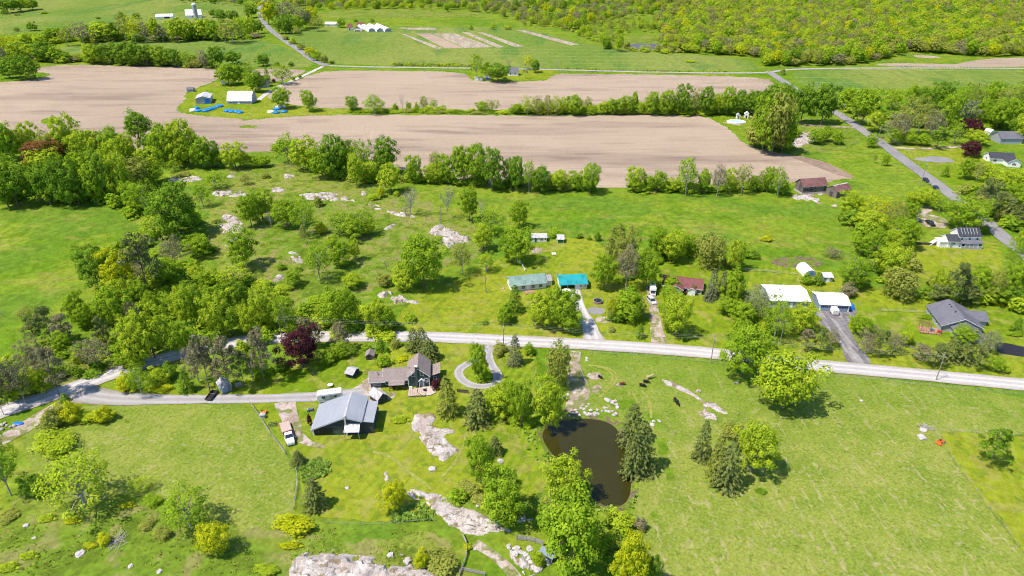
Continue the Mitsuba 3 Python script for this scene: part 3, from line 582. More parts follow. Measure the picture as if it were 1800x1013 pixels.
    def window(s, w, x, z, ww, wh, face=None, axis='y', m='trim', name='window', glass='glass'):
        """A window in the wall w: centred at x along the wall whose plane is y = face (looking to -y), or x = face (looking to -x or +x by sign of axis)."""
        f = .09
        if axis == 'y':
            k = s.part(name, cat(box(x - ww / 2 - f, x + ww / 2 + f, face - .07, face + .05, z + wh / 2, z + wh / 2 + f), box(x - ww / 2 - f, x + ww / 2 + f, face - .07, face + .05, z - wh / 2 - f, z - wh / 2),
                                 box(x - ww / 2 - f, x - ww / 2, face - .069, face + .05, z - wh / 2, z + wh / 2), box(x + ww / 2, x + ww / 2 + f, face - .069, face + .05, z - wh / 2, z + wh / 2),
                                 box(x - ww / 2, x + ww / 2, face - .06, face, z - .03, z + .03)), m)
            s.part('pane', box(x - ww / 2 + .002, x + ww / 2 - .002, face - .035, face + .04, z - wh / 2 + .002, z + wh / 2 - .002), glass, k)
        else:
            d = -1 if axis == '-x' else 1
            a, b = sorted((face + d * .07, face - d * .05)); c, e = sorted((face + d * .035, face - d * .04))
            k = s.part(name, cat(box(a, b, x - ww / 2 - f, x + ww / 2 + f, z + wh / 2, z + wh / 2 + f), box(a, b, x - ww / 2 - f, x + ww / 2 + f, z - wh / 2 - f, z - wh / 2),
                                 box(a, b, x - ww / 2 - f, x - ww / 2, z - wh / 2, z + wh / 2), box(a, b, x + ww / 2, x + ww / 2 + f, z - wh / 2, z + wh / 2)), m)
            s.part('pane', box(c, e, x - ww / 2 + .002, x + ww / 2 - .002, z - wh / 2 + .002, z + wh / 2 - .002), glass, k)
        return k
    def door(s, x, face, ww=1.0, wh=2.05, m='white', name='door', z0=0.05, handle=True):
        k = s.part(name, box(x - ww / 2, x + ww / 2, face - .05, face + .04, z0, z0 + wh), m)
        if handle: s.part('handle', ball((x + ww / 2 - .12, face - .08, z0 + 1.0), .06, sub=1), 'grey_metal', k)
        return k
    def posts(s, xs, y, z0, z1, m='white', r=.07, name='post'):
        for x in xs: s.part(name, box(x - r, x + r, y - r, y + r, z0, z1), m)
    def corner(s, x, y, z1, m='trim'):
        s.part('corner_board', box(x - .09, x + .09, y - .03, y + .09, 0, z1), m)

# ------------------------------------------------------------------ the farmhouse and its yard
h = Thing('farmhouse', 'dark green farmhouse with brown shingle roofs and a tall front chimney', 'house', (718.2, 681), (755.5, 679))
W = h.len
w, r = h.wing(0, W, 0, 7.6, 3.9, 2.7, 'siding_green', 'roof_brown', 'y', trim='trim')
for x, z, ww, wh in ((1.62, 4.5, .85, 1.45), (4.1, 4.7, .85, 1.4), (5.35, 2.2, .8, 1.15)): h.window(w, x, z, ww, wh, 0)
h.corner(.06, -.02, 3.75); h.corner(W - .06, -.02, 3.75)
d = h.part('door', prism([(3.45, .1), (4.35, .1), (4.35, 2.0), (4.2, 2.3), (3.9, 2.42), (3.6, 2.3), (3.45, 2.0)], 'y', -.06, .03), 'siding_grey')
h.part('portico', cat(box(3.18, 3.34, -.5, 0, 0, 2.3), box(4.46, 4.62, -.5, 0, 0, 2.3), prism([(3.0, 2.2), (3.9, 2.95), (4.8, 2.2), (4.8, 2.36), (3.9, 3.12), (3.0, 2.36)], 'y', -.7, -.001)), 'trim')
ch = h.part('chimney', box(2.2, 2.85, -.55, -.003, -.4, 7.3), 'siding_green'); h.part('cap', box(2.1, 2.95, -.65, .1, 7.3, 7.55), 'offwhite', ch)
w, r = h.wing(-7.1, -.02, .8, 6.2, 2.6, 2.05, 'siding_green', 'roof_brown', 'x', trim='trim')
for x in (-6.2, -.6): h.window(w, x, 1.5, .7, 1.0, .8)
h.part('porch_roof', prism([(-1.7, 2.05), (.9, 2.5), (.9, 2.62), (-1.7, 2.17)], 'x', -5.6, -1.0), 'roof_brown')
for x in (-5.4, -3.3, -1.2): h.part('porch_post', box(x - .07, x + .07, -1.6, -1.46, -.2, 2.06), 'dark_timber')
h.part('porch_wall', box(-5.4, -4.6, -.4, .79, -.2, 2.2), 'brown_wood')
w, r = h.wing(-11.0, -7.12, .6, 5.4, 2.35, 1.7, 'siding_green', 'roof_brown', 'x', trim='trim')
h.window(w, -9.2, 1.35, 2.0, 1.2, .6); h.part('corner_board', box(-10.99, -10.8, .55, .63, 0, 2.2), 'trim'); h.part('stove_pipe', rod((-8.7, 2.0, 2.6), (-8.7, 2.0, 4.4), .12), 'black')
w, r = h.wing(W + .05, W + 2.9, 2.0, 7.0, 2.2, 1.0, 'siding_green', 'roof_brown', 'y', kind='shed', oh=.3)
h.window(w, W + 1.5, 1.4, .8, .9, 2.0)
dk = Thing('deck', 'square wooden deck before the farmhouse chimney', 'deck', (718, 682.5), (735, 682))
for i in range(8): dk.part('plank', box(.2 + .62 * i, .2 + .62 * i + .57, -4.2 + .1 * i, -.3, .12, .2), 'deck_pale')
dk.part('edging', cat(box(0.1, 5.2, -4.45, -4.25, -.2, .24), box(5.2, 5.35, -4.4, -.3, -.2, .24)), 'dark_timber'); dk.part('rail', box(.3, 1.2, -.9, -.5, .2, 1.0), 'white')
pt = Thing('patio', 'eight-sided pinkish stone patio at the farmhouse corner', 'patio', (750.5, 688))
oc = [(2.9 * math.cos(a), 2.4 * math.sin(a)) for a in np.arange(8) * math.pi / 4 + .4]
pt.part('paving', prism(oc, 'z', -.3, .16), 'patio'); pt.part('edging', trimesh.util.concatenate([rod((*oc[i], .12), (*oc[(i + 1) % 8], .12), .11) for i in range(3, 8)]), 'dark_timber')
pt.part('fire_pit', trimesh.creation.annulus(.25, .5, .4, transform=trimesh.transformations.translation_matrix([-.6, .2, .3])), 'black')

b = Thing('grey_barn', 'large barn with a pale blue-grey metal roof and dark open front', 'barn', (550.7, 766.7), (637.6, 764.8))
W = b.len; pk = 8.95 / W
lo, hi, zl, zp, zr_ = 0, W, 2.3, 6.0, 4.7
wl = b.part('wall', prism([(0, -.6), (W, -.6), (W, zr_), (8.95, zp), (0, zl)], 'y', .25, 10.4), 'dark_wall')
sl, sr = (zp - zl) / 8.95, (zp - zr_) / (W - 8.95)
b.part('roof', prism([(-.45, zl - .45 * sl + .006), (8.95, zp + .006), (8.95, zp + .16), (-.45, zl - .45 * sl + .16)], 'y', -.35, 10.7), 'barn_metal', label='wide left slope of pale blue-grey metal')
b.part('roof', prism([(8.953, zp + .006), (W + .35, zr_ - .35 * sr + .006), (W + .35, zr_ - .35 * sr + .16), (8.953, zp + .16)], 'y', -.35, 10.7), 'barn_metal')
b.part('ridge_cap', prism([(8.7, zp + .06), (8.95, zp + .175), (9.2, zp + .09), (9.2, zp + .15), (8.95, zp + .26), (8.7, zp + .14)], 'y', -.36, 10.71), 'pale_metal')
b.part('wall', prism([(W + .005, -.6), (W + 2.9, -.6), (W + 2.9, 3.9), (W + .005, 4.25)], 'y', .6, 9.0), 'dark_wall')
b.part('lean_to_roof', prism([(W - .05, 4.27), (W + 3.2, 3.88), (W + 3.2, 4.0), (W - .05, 4.39)], 'y', .2, 9.3), 'siding_grey', label='flat dull grey lean-to roof on the right')
b.part('barge_board', prism([(-.45, zl - .45 * sl - .16), (8.95, zp - .16), (W + .35, zr_ - .35 * sr - .16), (W + .35, zr_ - .35 * sr), (8.95, zp), (-.45, zl - .45 * sl)], 'y', -.40, -.30), 'siding_grey')
for x0, x1 in ((.4, 5.2),): b.part('big_door', box(x0, x1, .16, .25, 0, 2.25), 'black')
b.part('frame_post', box(5.35, 5.6, .08, .26, 0, 4.0), 'siding_green'); b.part('frame_beam', box(5.6, 8.8, .08, .26, 3.0, 3.2), 'siding_green')
for x in (5.75, 7.3): 
    k = b.part('sliding_door', box(x, x + 1.45, .12, .25, .05, 2.95), 'siding_green'); b.part('window', box(x + .2, x + 1.25, .08, .125, 1.6, 2.6), 'glass', k)
b.part('chimney', cat(box(8.8, 9.15, -.4, .1, 0, 5.4), box(8.74, 9.21, -.46, .16, 5.4, 6.6)), 'concrete')
b.part('awning', prism([(-2.3, 2.75), (.24, 3.75), (.24, 3.85), (-2.3, 2.85)], 'x', 8.7, W - .3), 'pale_metal', label='light ribbed awning over the right half of the front')
for x in (8.85, W - .5): b.part('awning_post', box(x - .07, x + .07, -2.2, -2.06, -.3, 2.76), 'grey_wood')
b.part('corner_board', box(-.08, .3, .12, .27, -.2, 2.25), 'offwhite')

def shed(label, A, B, depth, hw, rise, wall='grey_wood', roof='grey_metal', ridge='y', kind='gable', door='brown_wood', cat_='shed', oh=.3, name='garden_shed', win=None, pk=.5):
    s = Thing(name, label, cat_, A, B)
    w, r = s.wing(0, s.len, 0, depth, hw, rise, wall, roof, ridge, oh=oh, kind=kind, pk=pk, th=.1)
    if door: s.door(s.len * (.5 if s.len < 5 else .25), 0, min(1.1, s.len * .45), min(1.9, hw - .1), door)
    if win: s.window(w, s.len * win, hw * .6, .8, .7, 0)
    return s
shed('grey shed with a pale metal roof beside the driveway', (392.4, 693.3), (408.9, 687.1), 4.3, 1.9, 1.0, 'siding_blue', 'grey_metal', door=None)
shed('small dark shed with grey roof in the lawn left of the farmhouse', (608.5, 663.5), (621, 666.5), 3.4, 1.7, .8, 'dark_wall', 'grey_metal', 'x', door='black')
shed('small steep-roofed shed right of the grey barn', (665.2, 712.4), (681.5, 703.6), 4.0, 1.9, 1.3, 'dark_wall', 'pale_metal', door=None)
shed('tiny brown shed among bushes behind the farmhouse', (643.5, 633.5), (657, 633), 2.6, 1.6, .9, 'brown_wood', 'roof_brown', door='dark_wall')

# green, teal and red roofs across the road
h = Thing('bungalow', 'long bungalow with a sage green roof and pale walls', 'house', (899, 514), (960, 507))
W = h.len; w, r = h.wing(0, W, 0, 7.4, 2.6, 1.75, 'offwhite', 'green_roof', 'x', trim='green_roof')
for f in (.12, .34, .62, .84): h.window(w, W * f, 1.5, 1.3, 1.1, 0)
h.door(W * .48, 0, m='white'); h.window(w, 3.6, 1.5, 1.2, 1.0, 0, '-x')
w2, r2 = h.wing(W + .01, W + 2.6, 1.6, 6.2, 2.3, 1.2, 'offwhite', 'grey_metal', 'x', oh=.2)
dk = Thing('deck', 'small orange-brown wooden deck before the sage green bungalow', 'deck', (924, 519), (941, 517))
for i in range(6): dk.part('plank', box(.1 + .6 * i, .1 + .6 * i + .55, 0, 2.6, .3, .38), 'deck')
dk.part('rail', cat(box(0, 3.7, -.05, .03, 1.1, 1.2), *[box(x - .04, x + .04, -.05, .03, 0, 1.1) for x in np.arange(0, 3.8, .6)]), 'deck')
g = Thing('carport_garage', 'cream garage and open carport under a bright teal roof', 'garage', (985, 511.5), (1031.3, 508.5))
W = g.len; x1 = W * .56
w, r = g.wing(x1, W, 0, 7.6, 2.6, 1.5, 'offwhite', 'teal_roof', 'x', oh=.45); g.window(w, x1 + 2.0, 1.7, .7, .7, 0); g.window(w, W - .7, 1.7, .6, .7, 0)
g.part('roof', prism([(-.45, 2.6 - .45 * .395 + .006), (3.8, 4.106), (8.05, 2.6 - .45 * .395 + .006), (8.05, 2.6 - .45 * .395 + .16), (3.8, 4.26), (-.45, 2.6 - .45 * .395 + .16)], 'x', -.45, x1 - .455), 'teal_roof')
g.part('wall', box(0, .15, 0, 7.6, -.4, 2.6), 'offwhite'); g.part('wall', box(.151, x1 - .002, 7.4, 7.6, -.4, 2.6), 'dark_wall'); g.part('gable_wall', prism([(.02, 2.6), (7.58, 2.6), (3.8, 4.08)], 'x', 0, .14), 'offwhite')
g.part('lintel', box(.151, x1 - .002, .02, .2, 2.2, 2.58), 'offwhite'); g.part('post', box(x1 * .5 - .08, x1 * .5 + .08, 0.03, .18, -.3, 2.2), 'offwhite')
h = Thing('red_roof_house', 'bungalow with a faded red roof and two small front gables', 'house', (1163.6, 511.6), (1232.8, 519))
W = h.len; w, r = h.wing(0, W, 0, 8, 2.7, 1.8, 'siding_grey', 'roof_red', 'x', trim='white')
h.wing(2.2, 7.4, -2.2, 3.5, 2.69, 1.45, 'siding_grey', 'roof_red', 'y', trim='white', oh=.35); h.wing(9.2, 11.8, -1.2, 3.0, 2.68, .85, 'white', 'roof_red', 'y', trim='white', oh=.3)
h.window(w, 4.8, 1.6, 1.8, 1.2, -2.2); h.window(w, 12.9, 1.6, 1.2, 1.2, 0); h.window(w, 8.2, 1.6, .8, 1.1, 0); h.door(10.5, -1.2, m='white')
h = Thing('metal_workshop', 'broad white metal roofed workshop half hidden by trees', 'workshop', (1352, 541), (1421, 542.5))
W = h.len; w, r = h.wing(0, W, 0, 11.5, 2.9, 1.3, 'siding_grey', 'white_metal', 'x', oh=.35)
for f in (.3, .72): h.window(w, W * f, 1.7, 1.4, 1.0, 0)
h.door(W * .55, 0, m='white'); h.part('vent', box(W * .3, W * .3 + .8, 5.2, 6.0, 4.0, 4.7), 'pale_metal')
h = Thing('garage', 'three-door garage with a white metal roof and blue-grey trim', 'garage', (1438.9, 546.7), (1491, 549.4))
W = h.len; w, r = h.wing(0, W, 0, 8.6, 2.75, 1.1, 'siding_blue', 'white_metal', 'x', oh=.35)
for i in range(3):
    x = .55 + i * (W - 1.1) / 3; k = h.part('garage_door', box(x + .15, x + (W - 1.1) / 3 - .15, -.06, .03, .05, 2.3), 'siding_blue')
    for j in range(4): h.part('pane', box(x + .4 + j * .72, x + .92 + j * .72, -.09, -.055, 1.65, 2.0), 'glass', k)
for x in (.12, W - .3): h.part('corner_board', box(x - .12, x + .3, -.05, .05, 0, 2.4), 'white')
s = Thing('tarp_heap', 'bright blue tarpaulin over a load beside the white three-door garage', 'tarpaulin', (1499, 546), (1504, 545))
s.whole(rbox(-1.4, 1.0, -.2, 4.6, -.2, 2.0, .5), 'bright_blue', 35)
h = Thing('grey_house', 'grey shingle roofed house with a white gabled front wing', 'house', (1652, 583), (1627, 549), axis='y')
L = h.len; Wd = 12.4
w, r = h.wing(0, Wd, 0, L, 2.6, 2.9, 'siding_grey', 'roof_grey', 'y', trim='white', oh=.5)
h.wing(2.9, 10.4, -6.2, 2.0, 2.5, 1.8, 'siding_grey', 'roof_grey', 'y', trim='white', oh=.45); h.wing(Wd - 3.5, Wd + 3.6, L - 7.5, L - 1.2, 2.5, 1.6, 'siding_grey', 'roof_grey', 'x', oh=.4)
h.window(w, 6.6, 1.5, 2.2, 1.3, -6.2); h.window(w, 4.0, 1.5, 1.0, 1.2, 0, '-x'); h.window(w, 9.0, 1.5, 1.0, 1.2, 0, '-x'); h.window(w, 11.3, 1.5, .9, 1.1, 0)
for y in (L * .35, L * .62, L * .75): h.part('roof_vent', box(5.0, 5.4, y, y + .4, 5.0, 5.45), 'black')
dk = Thing('deck', 'cluttered reddish wooden deck left of the grey house', 'deck', (1616, 587), (1651, 590))
for i in range(9): dk.part('plank', box(.3 + .7 * i, .3 + .7 * i + .65, .2, 4.4, .35, .43), 'deck')
dk.part('rail', cat(box(.2, 6.7, .1, .18, 1.2, 1.3), box(.2, .28, .1, 4.4, 1.2, 1.3), *[box(x - .05, x + .05, .1, .18, -.2, 1.2) for x in np.arange(.25, 6.8, .8)]), 'brown_wood')
dk.part('pergola', cat(*[box(x - .07, x + .07, y - .07, y + .07, .4, 2.6) for x in (.8, 3.6) for y in (1.6, 4.2)], *[box(.5, 3.9, y - .05, y + .05, 2.6, 2.72) for y in np.arange(1.5, 4.4, .55)]), 'brown_wood')
for nm, l, x, y, m_ in [('storage_chest', 'grey storage chest on the cluttered reddish deck', 4.3, 2.4, 'siding_blue'), ('red_planter', 'red planter box at the end of the cluttered deck', 6.2, 1.4, 'red_paint')]:
    q = Thing(nm, l, 'box', (1616, 587), (1651, 590)); q.part('box', box(x - .5, x + .5, y - .4, y + .4, .44, 1.1), m_); q.part('lid', box(x - .55, x + .55, y - .45, y + .45, 1.105, 1.2), m_)
h = Thing('white_farmhouse', 'white two-storey farmhouse with dark roof and front porch', 'house', (1685, 436.6), (1722.5, 437.4))
W = h.len; w, r = h.wing(0, W, 1.6, 8.0, 4.6, 2.5, 'white', 'roof_dark', 'x', trim='white', oh=.3)
for f in (.14, .5, .86): h.window(w, W * f, 3.7, .8, 1.2, 1.6)
h.part('porch_roof', prism([(-.9, 2.3), (1.6, 3.0), (1.6, 3.12), (-.9, 2.42)], 'x', -.2, W + .4), 'roof_grey'); h.posts(np.linspace(.1, W + .2, 6), -.7, 0, 2.32)
h.part('porch_floor', box(-.1, W + .3, -.8, 1.55, -.3, .35), 'siding_grey'); h.part('rail', cat(box(.1, W + .2, -.74, -.66, 1.15, 1.25), box(.1, W + .2, -.74, -.66, .5, .58)), 'white')
h.door(W * .3, 1.6, m='black', z0=.4); h.window(w, W * .7, 1.7, 1.6, 1.2, 1.6)
for f in np.linspace(.15, .85, 6): h.part('roof_rib', prism([(2.2, 4.6 + .47 + .165), (4.6, 6.94 + .165), (4.6, 6.99 + .165), (2.2, 4.65 + .47 + .165)], 'x', W * f - .12, W * f + .12), 'siding_grey')
h.wing(-4.6, -.02, .3, 6.3, 2.9, 1.7, 'white', 'roof_dark', 'x', trim='white', oh=.3); h.window(w, -2.6, 1.9, 1.7, .8, .3); h.door(-3.0, .3, m='siding_grey')
h.wing(-7.8, -4.62, .6, 5.0, 2.4, .4, 'white', 'white_metal', 'x', oh=.15); h.part('stair', prism([(-10.4, 0), (-7.85, 2.3), (-7.85, 2.0), (-9.9, 0)], 'y', 2.6, 4.4), 'white')
rw = Thing('retaining_wall', 'low dark retaining wall left of the white farmhouse', 'wall', (1603, 430), (1648, 432)); rw.whole(box(0, rw.len, 0, .35, -.5, 1.1), 'dark_timber')
ob = Thing('old_barn', 'weathered grey board barn with a rusty brown roof', 'barn', (1409.3, 342.4), (1451, 340))
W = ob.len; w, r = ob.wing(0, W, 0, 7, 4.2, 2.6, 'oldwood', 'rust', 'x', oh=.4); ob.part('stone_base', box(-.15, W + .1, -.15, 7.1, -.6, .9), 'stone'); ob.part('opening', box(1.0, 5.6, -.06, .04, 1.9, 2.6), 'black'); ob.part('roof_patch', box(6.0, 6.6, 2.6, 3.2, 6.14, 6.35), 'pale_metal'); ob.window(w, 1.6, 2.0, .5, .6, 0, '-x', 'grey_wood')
ob = Thing('old_barn', 'smaller grey board barn with red patched roof beside the first', 'barn', (1451, 342), (1469, 349))
W = ob.len; w, r = ob.wing(0, W, 0, 9.5, 3.4, 2.1, 'oldwood', 'rust', 'y', oh=.35); ob.part('roof_sheet', prism([(W * .5 - .45, 5.5), (W * .5, 5.72), (W * .5 + .45, 5.5), (W * .5, 5.66)], 'y', -.36, 9.9), 'pale_metal'); ob.door(W * .5, 0, 1.6, 2.4, 'dark_timber')
# the small sheds behind
s = shed('cream hut with a green door at the back of the green roofed lot', (934.6, 426.2), (961, 425.8), 3.2, 2.1, .5, 'offwhite', 'pale_metal', 'x', 'shed', None, name='hut', oh=.25)
s.door(1.7, 0, .9, 1.85, 'green_paint'); s.window(None, 4.2, 1.3, 1.3, .9, 0); s.window(None, 5.8, 1.4, .5, .7, 0)
s = shed('small lean-to hut with a dark green front', (979.5, 428), (991, 428), 3.2, 1.8, .7, 'offwhite', 'pale_metal', 'x', 'shed', None, name='hut', oh=.25); s.part('front_panel', box(.3, s.len - .2, -.05, .03, .1, 1.75), 'green_paint')
q = Thing('garden_bed', 'timber framed garden bed below the cream hut', 'garden bed', (935, 446), (953, 445.5)); W = q.len
q.part('soil', box(.1, W - .1, .1, 4.4, -.2, .25), 'dirt'); q.part('frame', cat(box(0, W, 0, .1, -.2, .4), box(0, W, 4.4, 4.5, -.2, .4), box(0, .1, .1, 4.4, -.2, .4), box(W - .1, W, .1, 4.4, -.2, .4)), 'deck_pale')
q.part('divider', box(W * .5 - .1, W * .5 + .1, .1, 4.4, .1, .42), 'deck_pale')
q = Thing('picnic_table', 'small white picnic table on the lawn below the lean-to hut', 'picnic table', (971, 450), (977, 449.5))
q.part('table_top', box(-.1, 1.6, .5, 1.3, .7, .78), 'white'); q.part('seat', box(-.1, 1.6, -.1, .25, .4, .46), 'white'); q.part('seat', box(-.1, 1.6, 1.55, 1.9, .4, .46), 'white'); q.part('leg', cat(box(.1, .2, .0, 1.8, .1, .4), box(1.3, 1.4, .0, 1.8, .1, .4), box(.1, .2, .6, 1.2, .4, .7), box(1.3, 1.4, .6, 1.2, .4, .7)), 'white')
q = Thing('quonset_shelter', 'white arched shelter with a blue front behind the workshop', 'shelter', (1423.5, 487.5), (1414, 477.5), axis='y'); q.wing(-2.2, 2.2, 0, 7, .9, 1.9, 'siding_blue', 'white_metal', 'y', oh=.02, kind='arch'); q.door(.2, 0, 1.3, 1.9, 'bright_blue')
s = shed('little blue-grey shed with a flat white roof by the arched shelter', (1447, 496), (1462.5, 496.3), 3.0, 2.1, .3, 'siding_blue', 'white_metal', 'x', 'shed', 'white'); s.window(None, 2.7, 1.3, .6, .7, 0)

# farms in the distance
s = Thing('machine_shed', 'grey roofed shed with a blue door in the distant farmyard', 'shed', (345.5, 184), (370.6, 182.6)); W = s.len
w, r = s.wing(0, W, 0, 15, 4.2, 1.5, 'siding_grey', 'pale_metal', 'y', oh=.4); s.part('door', box(W * .62, W * .96, -.1, .05, 0, 3.6), 'bright_blue'); s.part('door', box(W * .1, W * .6, -.1, .05, 0, 3.6), 'grey_metal')
s = Thing('gambrel_barn', 'barn with a big white gambrel roof in the distant farmyard', 'barn', (400.6, 183.2), (443.4, 183.2)); W = s.len
w, r = s.wing(0, W, 0, 11, 2.4, 5.8, 'siding_grey', 'white_metal', 'x', oh=.3, kind='gambrel'); s.door(W * .45, 0, 1.6, 2, 'white')
for f in (.15, .3, .65, .8): s.window(w, W * f, 1.4, .8, .8, 0)
shed('tiny white shed at the edge of the distant farmyard', (389, 148), (398, 147.5), 3, 2.2, 1.2, 'white', 'white_metal', door=None)
shed('tiny grey shed at the left tip of the distant farmyard', (329, 162), (340, 162), 4, 2.2, 1, 'grey_wood', 'roof_grey', 'x', door=None)
s = Thing('shaded_farmhouse', 'dark roofed farmhouse hidden beneath the farmyard trees', 'house', (455, 156), (474, 154)); w, r = s.wing(0, s.len, 0, 8, 3, 2.4, 'siding_grey', 'roof_dark', 'x'); s.window(w, s.len * .7, 1.6, 1.2, 1.2, 0)
s = Thing('far_barn', 'far white barn beside the tall silo', 'barn', (327.3, 32.6), (355, 31.6)); w, r = s.wing(0, s.len, 0, 15, 4, 6.5, 'white', 'white_metal', 'x'); s.part('door', box(s.len * .4, s.len * .6, -.1, .05, 0, 3.5), 'grey_metal')
s = Thing('silo', 'tall grey silo with a pale dome in front of the far white barn', 'silo', (345.8, 35.2)); s.part('cylinder', rod((0, 0, -1), (0, 0, 19), 2.8, 20), 'grey_metal', smooth=40)
d_ = trimesh.creation.icosphere(3, 2.85); d_ = d_.slice_plane([0, 0, 0], [0, 0, 1]); d_.apply_scale((1, 1, .9)); d_.apply_translation([0, 0, 19.01]); s.part('dome', d_, 'white_metal', smooth=True); s.part('chute', rod((2.9, -.6, 0), (2.9, -.6, 19), .5), 'pale_metal')
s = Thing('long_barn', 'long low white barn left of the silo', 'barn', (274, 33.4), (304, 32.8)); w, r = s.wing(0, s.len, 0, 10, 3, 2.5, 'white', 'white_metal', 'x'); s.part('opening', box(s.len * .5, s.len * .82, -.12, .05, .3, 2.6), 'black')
s = Thing('long_barn', 'white roofed building beside the white growing tunnels', 'barn', (571.5, 47), (593, 47.2)); w, r = s.wing(0, s.len, 0, 9, 3, 2, 'offwhite', 'white_metal', 'x'); s.door(s.len * .3, 0, 1.5, 2.2, 'grey_metal')
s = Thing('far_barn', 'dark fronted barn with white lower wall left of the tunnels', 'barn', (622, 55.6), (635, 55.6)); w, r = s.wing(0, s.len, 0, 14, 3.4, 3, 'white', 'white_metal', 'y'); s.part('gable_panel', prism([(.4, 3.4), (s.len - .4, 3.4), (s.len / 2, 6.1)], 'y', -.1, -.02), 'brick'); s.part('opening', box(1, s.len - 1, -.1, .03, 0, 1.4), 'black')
s = Thing('far_barn', 'small barn with an orange-red roof at the left of the tunnels', 'barn', (612, 53.5), (620, 53.3)); w, r = s.wing(0, s.len, 0, 9, 3, 4, 'white', 'roof_red', 'x'); s.door(2, 0, 1.4, 2, 'black')
s = Thing('far_barn', 'orange roofed barn behind the growing tunnels', 'barn', (628, 49.5), (640, 49.5)); w, r = s.wing(0, s.len, 0, 9, 2.8, 3.4, 'offwhite', 'roof_red', 'x'); s.door(2, 0, 1.4, 2, 'black')
for i, (a, b_) in enumerate([((654, 56.2), (637, 48)), ((668.5, 56.2), (650, 48)), ((682.5, 56.2), (664, 48))]):
    s = Thing('growing_tunnel', ['left', 'middle', 'right'][i] + ' one of the three white growing tunnels', 'greenhouse', a, b_, axis='y'); s.wing(-4.1, 4.1, 0, s.len, .8, 3.4, 'grey_metal', 'white_metal', 'y', oh=.05, kind='arch'); s.door(0, 0, 2.4, 2.4, 'siding_grey')
s = Thing('lone_farmhouse', 'grey house half hidden by trees along the thin road', 'house', (893, 133.5), (911, 133.5)); w, r = s.wing(0, s.len, 0, 8, 3.2, 3, 'white', 'roof_grey', 'x')
for f in (.25, .7): s.window(w, s.len * f, 1.8, 1, 1.3, 0)
shed('left white shed below the thin tall tree of the lone farm', (834, 142), (841, 142), 3, 2, 1, 'white', 'pale_metal', door=None); shed('right white shed below the thin tall tree of the lone farm', (842.5, 142.3), (848.5, 142.3), 3, 2, 1, 'white', 'roof_grey', door=None)
shed('blue-grey shed before the big dark tree of the lone farm', (853, 141.5), (862.5, 141.5), 4, 2.4, 1.2, 'siding_blue', 'pale_metal', 'x')
s = Thing('white_house', 'white house with dark roof at the right edge by the purple trees', 'house', (1738.5, 287), (1782, 289)); W = s.len; w, r = s.wing(0, W, 0, 8.5, 2.9, 2.2, 'white', 'roof_dark', 'x', trim='white')
s.wing(6.8, 13.4, -5.5, 2, 2.88, 1.8, 'white', 'roof_dark', 'y', trim='white'); s.window(w, 2.6, 1.6, 1.6, 1.2, 0); s.window(w, 10.1, 1.6, 2.0, 1.2, -5.5); s.window(w, 4.4, 1.6, 1, 1.2, 0, '-x')
s = Thing('grey_roof_house', 'grey roofed house deep among trees at the right edge', 'house', (1757, 253), (1796, 253)); w, r = s.wing(0, s.len, 0, 9, 3.4, 3, 'siding_grey', 'roof_grey', 'x'); s.window(w, 2.5, 1.8, 1.2, 1.2, 0)
shed('white shed left of the grey roofed house among trees', (1738, 241), (1746, 240), 4, 3, 1.4, 'white', 'white_metal', door=None)
s = Thing('far_white_house', 'tiny white house in the wood at the very top', 'house', (1276, 24), (1289, 24)); w, r = s.wing(0, s.len, 0, 9, 5, 3, 'white', 'roof_grey', 'y'); s.window(w, s.len * .5, 3.5, 1.5, 1.5, 0)
# the pool
q = Thing('swimming_pool', 'round pale blue swimming pool with white deck by the poplars', 'swimming pool', (1294, 215.5)); q.part('deck', prism([(6.4 * math.cos(a), 4.8 * math.sin(a)) for a in np.arange(20) * math.pi / 10], 'z', -.3, .8), 'white', smooth=30)
q.part('water', prism([(4.3 * math.cos(a), 3.4 * math.sin(a)) for a in np.arange(20) * math.pi / 10], 'z', .7, .83), 'pool_water')
q.part('coping', trimesh.util.concatenate([rod((4.4 * math.cos(a), 3.5 * math.sin(a), .86), (4.4 * math.cos(a + .35), 3.5 * math.sin(a + .35), .86), .12, 6) for a in np.arange(18) * math.pi / 9]), 'offwhite')
shed('small white cabin behind the swimming pool', (1295, 209), (1301, 209), 2.5, 2.6, .8, 'white', 'grey_metal', door='brown_wood'); shed('white cabin right of the swimming pool under the poplars', (1308, 208), (1315, 208.5), 3, 3, 1.2, 'white', 'white_metal', door='black')
q = Thing('rubble_wall', 'low stone rubble wall round the swimming pool', 'wall', (1272, 216), (1300, 221)); r2 = np.random.default_rng(4)
for i in range(14):
    m_ = ball((i * q.len / 13, r2.normal() * .4, .15), .45, r2.uniform(.7, 1.3, 3), 1); q.part('stone', m_, 'stone')
